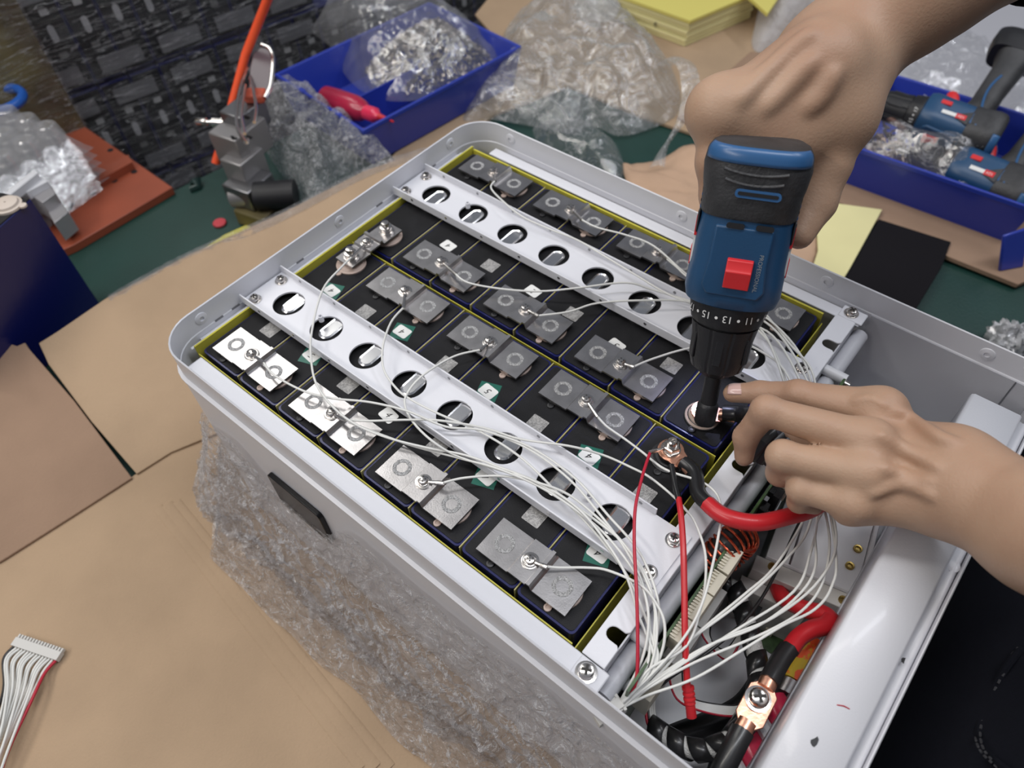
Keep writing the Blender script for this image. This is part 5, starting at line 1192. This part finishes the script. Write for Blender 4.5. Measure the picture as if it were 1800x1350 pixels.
# yellow board stack
zt0 = ZT+.006; q0 = P(1205, 83, zt0); q1 = P(1080, 36, zt0); q2 = P(1320, 33, zt0); a = (q1-q0); b = (q2-q0); 
hts = None
for k in range(7):
    t = .0062; j = Vector((random.uniform(-.002, .002), random.uniform(-.002, .002), 0)); z = Vector((0, 0, (k+1)*t+.0004*k))
    aa = a*1.25; bbv = b*1.0
    mb = MB(); mb.slab([q0+j+z, q0+j+aa+z, q0+j+aa+bbv+z, q0+j+bbv+z], t*.9); o = mb.build('yellow_board', PYELLOW if k < 6 else mat('yellow_top', (.70, .62, .16), .4), bevel=.0004)
    tag(o, '%s yellow insulation board of the stack at the top edge' % ('lowest', 'second lowest', 'third lowest', 'middle', 'third highest', 'second highest', 'uppermost bright')[k], 'board', 'stacked yellow boards')
z = Vector((0, 0, .056)); mb = MB(); mb.slab([P(1240, -10, zt0)+z, P(1345, 42, zt0+.04)+z*.3, P(1400, -40, zt0+.04)+z*.3, P(1290, -60, zt0)+z], .006); tag(mb.build('yellow_board', bpy.data.materials['yellow_top'], bevel=.0004), 'bright yellow board lying askew on top of the board stack', 'board')
m4 = text_mesh('4', .014); m4.materials.clear(); m4.materials.append(INK); t4 = bpy.data.objects.new('handwritten_mark', m4); top_ = [o for o in bpy.data.objects if o.name.startswith('yellow_board')][1]
link(t4, top_); nrm = Vector((a.normalized().y, -a.normalized().x, 0)); nrm = nrm if nrm.dot(b) < 0 else -nrm
up_ = Vector((0, 0, 1)); tx_ = up_.cross(nrm); t4.matrix_local = Matrix.Translation(q0+a*.42+Vector((0, 0, .020))+nrm*.0035) @ Matrix((tx_, up_, nrm)).transposed().to_4x4()

# ---- other drills in the right bin
def lay(root, tip, rear, handle_px, z_h):
    A_ = tip; z_ = (rear-tip).normalized(); h = (handle_px-A_.lerp(rear, .8)); h = (h-z_*h.dot(z_)).normalized()   # handle direction = -Y(1)
    y_ = h*(-YS); x_ = y_.cross(z_); m = Matrix((x_, y_, z_)).transposed().to_4x4(); m.translation = A_-z_*(s_of(655)); root.matrix_world = m
dr2 = make_drill('cordless_drill', 'blue and black drill lying on its side in the right bin, upper of two', False)
lay(dr2, P(1550, 182, ZT+.083), P(1775, 258, ZT+.078), P(1810, 90, ZT+.125), 0)
dr3 = dup(dr2, 'blue and black drill half hidden at the right edge of the right bin'); lay(dr3, P(1605, 272, ZT+.050), P(1812, 350, ZT+.056), P(1870, 215, ZT+.10), 0)

# ---- pneumatic clamp tool with orange hose
tl = empty('clamp_tool', P(445, 385, ZT), 'grey metal clamping tool standing at the bench edge, partly film wrapped', 'tool'); o_ = tl.location
def TB(c, d, nm, m, rz=.2, bev=.002, tilt=0):
    mb = MB(); mb.box(c-o_, d, Matrix.Rotation(rz, 3, 'Z') @ Matrix.Rotation(tilt, 3, 'X')); return mb.build(nm, m, tl, bevel=bev)
TB(P(465, 368, ZT+.012), (.05, .06, .024), 'base', OLIVE); TB(P(440, 330, ZT+.040), (.045, .05, .03), 'foot_block', DSTEEL)
mb = MB(); mb.tube([P(413, 345, ZT+.032)-o_, P(462, 342, ZT+.040)-o_], .016, 24); mb.build('cylinder', mat('cast_grey', (.30, .29, .29), .4, metal=.6), tl)
mb = MB(); mb.tube([P(450, 345, ZT+.04)-o_, P(520, 340, ZT+.04)-o_], .0185, 24); mb.build('motor', BLKM, tl)
TB(P(432, 292, ZT+.060), (.035, .045, .04), 'neck', bpy.data.materials['cast_grey']); TB(P(425, 245, ZT+.085), (.046, .06, .044), 'head_block', bpy.data.materials['cast_grey']); TB(P(432, 205, ZT+.105), (.036, .05, .034), 'jaw_block', DSTEEL)
for (u, v) in ((434, 206), (438, 241), (411, 242)):
    c = P(u, v, ZT+.128 if v < 220 else ZT+.108)-o_; mb = MB(); mb.lathe([(.0045, 0), (.0045, .001), (.003, .001), (.003, -.002), (.0001, -.002)], c, 12, Matrix.Rotation(-.6, 3, 'X')); mb.build('socket_screw', INK, tl)
a_ = P(345, 213, ZT+.10)-o_; b_ = P(402, 217, ZT+.10)-o_; d_ = (b_-a_); mb = MB(); mb.tube([a_+d_*t for t in (0, .05, .3, .32, .5, .52, .8, .82, 1)], [.004, .0055, .005, .003, .003, .0065, .0065, .0085, .0085], 14); mb.build('air_fitting', STEEL, tl)
for pts in (((436, 120), (424, 150), (416, 190), (418, 225), (432, 250), (436, 245)), ((440, 135), (446, 160), (450, 190), (447, 215)), ((432, 150), (428, 170), (424, 200), (430, 235))):
    mb = MB(); mb.tube([q-o_ for q in smoothpath([P(u, v, ZT+.14) for u, v in pts], 6)], .0022, 8); mb.build('chrome_link', STEEL, tl)
mb = MB(); hp = [P(u, v, ZT+.12+(200-v)*.0003)-o_ for u, v in ((436, 172), (438, 120), (445, 92), (460, 80), (474, 86), (480, 105), (476, 150), (466, 172))]
mb.slab(hp, .006); mb.build('handle_plate', mat('smoke_plastic', (.10, .075, .085), .3), tl, bevel=.002)
mb = MB(); mb.tube(smoothpath([hp[3]+Vector((0, 0, .001)), hp[4], hp[5], hp[6], hp[7]], 6), .0028, 8); mb.build('handle_rim', STEEL, tl)
mb = MB(); c = P(450, 168, ZT+.128)-o_; mb.box(c, (.026, .022, .012), Matrix.Rotation(.6, 3, 'Z')); mb.build('orange_stop', mat('dull_orange', (.45, .08, .04), .5), tl, bevel=.003)
mb = MB(); mb.tube([P(379, 287, ZT+.03), P(405, 195, ZT+.09), P(432, 95, ZT+.15), P(472, -5, ZT+.22), P(500, -80, ZT+.28)], .0058, 14); tag(mb.build('orange_tube', ORANGE, smooth=60), 'bright orange tube slanting up past the grey clamping tool', 'tube')
bag('film_wrap', 'crumpled clear film wrapped round the grey clamping tool', [(462, 175), (500, 155), (545, 165), (590, 205), (640, 245), (695, 285), (690, 305), (640, 315), (600, 330), (585, 380), (560, 392), (520, 340), (490, 300), (465, 255)], ZT+.020, .040, WRAP, 41, .014, 8, freq=40)
mb = MB(); mb.lathe([(.0085, 0), (.009, .001), (.009, .003), (.008, .004)], P(387, 394, ZT), 20); tag(mb.build('pink_cap', mat('pink_plastic', (.50, .045, .06), .45)), 'small round pink-red cap lying on the green mat', 'cap')
mb = MB(); c = P(343, 330, ZT); mb.tube([c+Vector((-.006, .002, .006)), c+Vector((0, .006, .010)), c+Vector((.008, .002, .004)), c+Vector((.004, -.010, .004))], [.007, .008, .005, .004], 8, flat=.5); tag(mb.build('dark_clip', mat('dark_green_clip', (.015, .04, .035), .3)), 'small dark glossy clip on the green mat near the orange plate', 'clip')
# yellow strip by the tool
slab_obj('yellow_strip', [P(395, 412, ZT+.004), P(440, 392, ZT+.004), P(470, 400, ZT+.004), P(390, 440, ZT+.004), P(340, 448, ZT+.004)], .003, YELLOW, 'olive yellow strip on the green mat beside the clamping tool', 'strip')

# ---- left: orange plate, profile blocks, trays, blue cell
op = [P(303, 329, ZT+.012), P(130, 430, ZT+.012), P(20, 480, ZT+.012), P(-60, 300, ZT+.012), P(72, 195, ZT+.012), P(105, 192, ZT+.012)]
pl_ = empty('bakelite_plate', op[0]*0+P(150, 330, ZT), 'orange-brown bakelite plate with drilled holes on the bench', 'plate')
mb = MB(); mb.slab([q-pl_.location for q in op], .012); mb.build('plate', ORPL, pl_, bevel=.001)
for (u, v) in ((100, 196), (194, 264), (236, 302), (201, 318), (163, 340), (126, 360), (122, 367)):
    c = P(u, v, ZT+.0121)-pl_.location; mb = MB(); mb.lathe([(.0045, .0), (.0045, .0004), (.0034, .0004), (.0034, .0001), (.0001, .0001)], c, 14); mb.build('drilled_hole', INK, pl_)
TBz = ZT+.012
mb = MB(); mb.slab([P(225, 272, TBz+.012), P(232, 285, TBz+.012), P(150, 330, TBz+.012), P(140, 315, TBz+.012)], .012); mb.build('raised_bar', ORPL, pl_, loc=-pl_.location)
al = empty('profile_block', P(90, 350, ZT), 'stack of grey aluminium profile blocks behind the dark blue cell', 'block')
GA = mat('profile_grey', (.40, .39, .40), .4, metal=.5)
for (pa, z, nm, m) in (([(0, 345), (60, 298), (66, 304), (0, 356)], .085, 'top_strip', LWHITE), ([(34, 328), (72, 308), (84, 318), (46, 338)], .075, 'strip', LWHITE),
                       ([(46, 338), (84, 318), (97, 340), (74, 356)], .066, 'block', GA), ([(74, 352), (97, 340), (120, 372), (95, 392)], .050, 'block', GA), ([(97, 394), (120, 380), (131, 393), (108, 408)], .022, 'block', GA)):
    mb = MB(); mb.slab([P(u, v, ZT+z)-al.location for u, v in pa], .012 if m is LWHITE else .03); mb.build(nm, m, al, bevel=.0008)
# clear blister trays, nested, five of them
tr0 = [(60, 172), (188, 290), (160, 318), (100, 352), (0, 345), (-60, 300), (-60, 190), (0, 168)]
def tray(k):
    zz = ZT+.034+.012*k; A_ = P(0, 330, ZT+.094); B_ = P(150, 232, ZT+.094); A_.z = B_.z = zz
    u_ = (B_-A_).normalized(); v_ = Vector((-u_.y, u_.x, 0)); W_ = (B_-A_).length; o0 = A_-u_*.20
    def f(a, b):
        x = a*(W_+.20); y = b*.30; c1 = abs(((x/.052) % 1)-.5)*2; c2 = abs(((y/.052) % 1)-.5)*2
        h = 0
        if x > W_+.199 or y < .001: h = -.024
        return o0+u_*x+v_*y+Vector((0, 0, h))
    mb = MB(); mb.grid(f, 20, 16)
    for i in range(9):
        for j in range(7):
            c = o0+u_*(.026+i*(W_+.144)/8)+v_*(.028+j*.041); mb.lathe([(.0165, .0), (.0145, .010), (.0125, .019), (.0105, .021), (.0100, .0195), (.0001, .0192)], c, 14, rf=lambda q, z: 1+.06*math.cos(q*4))
    o = mb.build('blister_tray', BLIST, smooth=30)
    return tag(o, 'clear moulded blister tray, %s of the nested pile at the left edge' % ('lowest', 'second from bottom', 'third from bottom', 'third from top', 'second from top', 'topmost')[k], 'tray', 'nested clear blister trays')
for k in range(6): tray(k)
mb = MB(); mb.grid(lambda u, v: P(0, 176, ZT+.10)+Vector((math.cos(6.2832*u)*(.030+.006*math.cos(6.2832*v)), math.sin(6.2832*u)*(.030+.006*math.cos(6.2832*v)), .007*math.sin(6.2832*v))), 40, 12)
tag(mb.build('tape_roll', mat('bright_blue', (.015, .10, .42), .3)), 'bright blue ring resting on the clear trays at the left edge', 'tape roll')
# upright dark blue cell
zc0 = ZT; base = P(180, 540, ZT); zz = .0
for k in range(60):
    q = Vector((base.x, base.y, ZT+.005*k)); d = q-CP; 
    if 675+FPX*d.dot(r1)/d.dot(r2) < 352: break
zz = q.z; A_ = q; B_ = P(0, 396, zz); u_ = (B_-A_); u_.z = 0; u_.normalize(); v_ = Vector((u_.y, -u_.x, 0)); C_ = P(22, 324, zz); v_ = v_ if v_.dot(C_-A_) > 0 else -v_
ce = empty('battery_cell', A_+u_*.09, 'upright dark blue cell with black top at the left edge of the bench', 'battery cell'); ce.location.z = ZT
hgt = zz-ZT; m3 = Matrix((u_, v_, Vector((0, 0, 1)))).transposed().to_4x4(); m3.translation = Vector((A_.x, A_.y, ZT)); ce.matrix_world = m3
wv_ = max(.04, (C_-A_).dot(v_))
mb = MB(); mb.b2((0, 0, 0), (.175, wv_, hgt-.001)); mb.build('can', NAVY, ce, bevel=.0015)
mb = MB(); mb.b2((.0012, .0012, hgt-.001), (.1738, wv_-.0012, hgt)); mb.build('top_sheet', BLKM, ce)
tpos = P(14, 363, hgt+ZT); lc = m3.inverted() @ tpos
mb = MB(); mb.lathe([(.0150, 0), (.0150, .0025), (.0125, .003), (.0118, .0055), (.0100, .006), (.0012, .006), (.0010, .005)], (lc.x, lc.y, hgt), 32); mb.lathe([(.004, 0), (.004, .002), (.002, .0025)], (lc.x-.005, lc.y-.016, hgt), 14); mb.build('terminal_seal', mat('pale_beige', (.62, .54, .47), .45), ce)

# ---- far pallet of cells under stretch film
hv = Vector((.215, .977, 0)).normalized(); nv = Vector((hv.y, -hv.x, 0)); P0 = PD(277, 303, 1.30)
def face(u, v):   # pixel to the vertical stack face
    rd = r0*((u-900)/FPX)+r1*((v-675)/FPX)+r2; t = (P0-CP).dot(nv)/rd.dot(nv); q = CP+rd*t-P0; return q.dot(hv), q.z
LAY = .172; PT = .0475
mb = MB(); mb.prism(rrect(-.0225, .0225, -.0815, .0815, .003, 2), 0, .20)
def tf(m_):   # stand the cell's top face on the stack face: local x->hv, y->up, z-> -nv
    return m_
bodyC = None
Rs = Matrix((hv, Vector((0, 0, 1)), nv)).transposed()
mb = MB(); mb.prism(rrect(-.0228, .0228, -.0825, .0825, .003, 2), -.20, -.0006); CB = mb.mesh('can'); CB.materials.append(NAVY)
mb = MB(); mb.prism(rrect(-.0215, .0215, -.0800, .0800, .002, 2), -.0008, .0); CT = mb.mesh('top'); CT.materials.append(BLKM)
mb = MB(); mb.prism(stad(.0048, .0075, 5), 0, .0012); CV = mb.mesh('vent'); CV.materials.append(mat('shaded_vent', (.30, .30, .31), .5))  # vent, label and bar colours darkened, standing in for low light here
mb = MB(); mb.prism(rrect(-.006, .006, -.0045, .0045, .001, 2), 0, .0006); CL = mb.mesh('lab'); CL.materials.append(mat('shaded_label', (.33, .33, .33), .5))
mb = MB(); mb.prism(rrect(-.0060, .0060, -.0045, .0045, .001, 2), 0, .0006); CL2 = mb.mesh('lab'); CL2.materials.append(mat('shaded_print', (.12, .12, .12), .5))
mb = MB(); mb.prism(rrect(-.0330, .0330, -.0125, .0125, .001, 2), .004, .0055); CBs = mb.mesh('bar'); CBs.materials.append(mat('shaded_alu', (.16, .16, .17), .5, metal=.3))
f0 = face(60, 420); proto = None; cnt = 0
x_left, _ = face(150, 230); x_right, _ = face(870, 0)
_, zl2 = face(277, 303)
rnd = random.Random(9)
for lay_ in range(-1, 6):
    zc_ = P0.z+(lay_+.5)*LAY
    n0 = int((x_left-.25)/PT); n1 = int((x_right+.25)/PT)
    for k in range(n0, n1):
        q = P0+hv*(k*PT)+Vector((0, 0, zc_-P0.z)); d = q-CP; U = 900+FPX*d.dot(r0)/d.dot(r2); V_ = 675+FPX*d.dot(r1)/d.dot(r2)
        if U < 20 or U > 900 or V_ < -90 or V_ > 400: continue
        e = empty('battery_cell', q, 'black topped cell in the film-wrapped pallet stack beyond the bench', 'battery cell', 'cells in the far pallet stack')
        e.matrix_world = Matrix.Translation(q) @ Rs.to_4x4()
        for nm, me, loc in (('can', CB, (0, 0, 0)), ('top_sheet', CT, (0, 0, 0)), ('vent', CV, (0, .002*(k % 2), 0)), ('number_sticker', CL, (.002, .032, 0)), ('print_label', CL2, (0, -.030, 0))):
            o = bpy.data.objects.new(nm, me); link(o, e); o.location = loc
        if k % 2 == 0:
            for s_ in (-1, 1):
                if s_ == 1 and lay_ % 2: pass
                o = bpy.data.objects.new('busbar', CBs); link(o, e); o.location = (PT/2, s_*.0600, 0)
mb = MB()
xl, xr = x_left-.10, x_right+.5
mb.grid(lambda u, v: P0+hv*(xl+(xr-xl)*u)+nv*(.020+.010*mn.noise(Vector((u*7, v*26+u*3, 0)))+.006*mn.noise(Vector((u*22, v*90+u*14, 3))))+Vector((0, 0, -.30+1.35*v)), 120, 200)
tag(mb.build('stretch_film', FILMD, smooth=80), 'stretch film pulled tight over the far pallet of cells', 'film')
# olive carton wrapped in film beside it
xe, _ = face(150, 230); bx = P0+hv*xe+nv*(-.12)
oc = empty('wrapped_carton', bx+hv*-.3, 'olive brown carton wrapped in film at the top left corner', 'carton')
mb = MB(); mb.box(Vector((0, 0, -.1)), (.6, .30, 1.6), Matrix((hv, nv, Vector((0, 0, 1)))).transposed()); mb.build('box', OLIVE, oc, bevel=.004)
mb = MB(); mb.box(nv*.1505+hv*.20+Vector((0, 0, .02)), (.19, .003, .15), Matrix((hv, nv, Vector((0, 0, 1)))).transposed()); mb.build('blue_band', NAVY, oc)
mb = MB(); mb.grid(lambda u, v: hv*(-.3+.603*u)+nv*(.156+.008*mn.noise(Vector((u*18, v*9, 2)))+.004*mn.noise(Vector((u*50, v*20, 2))))+Vector((0, 0, -.5+1.2*v)), 60, 120); mb.build('film', FILMD, oc, smooth=80)
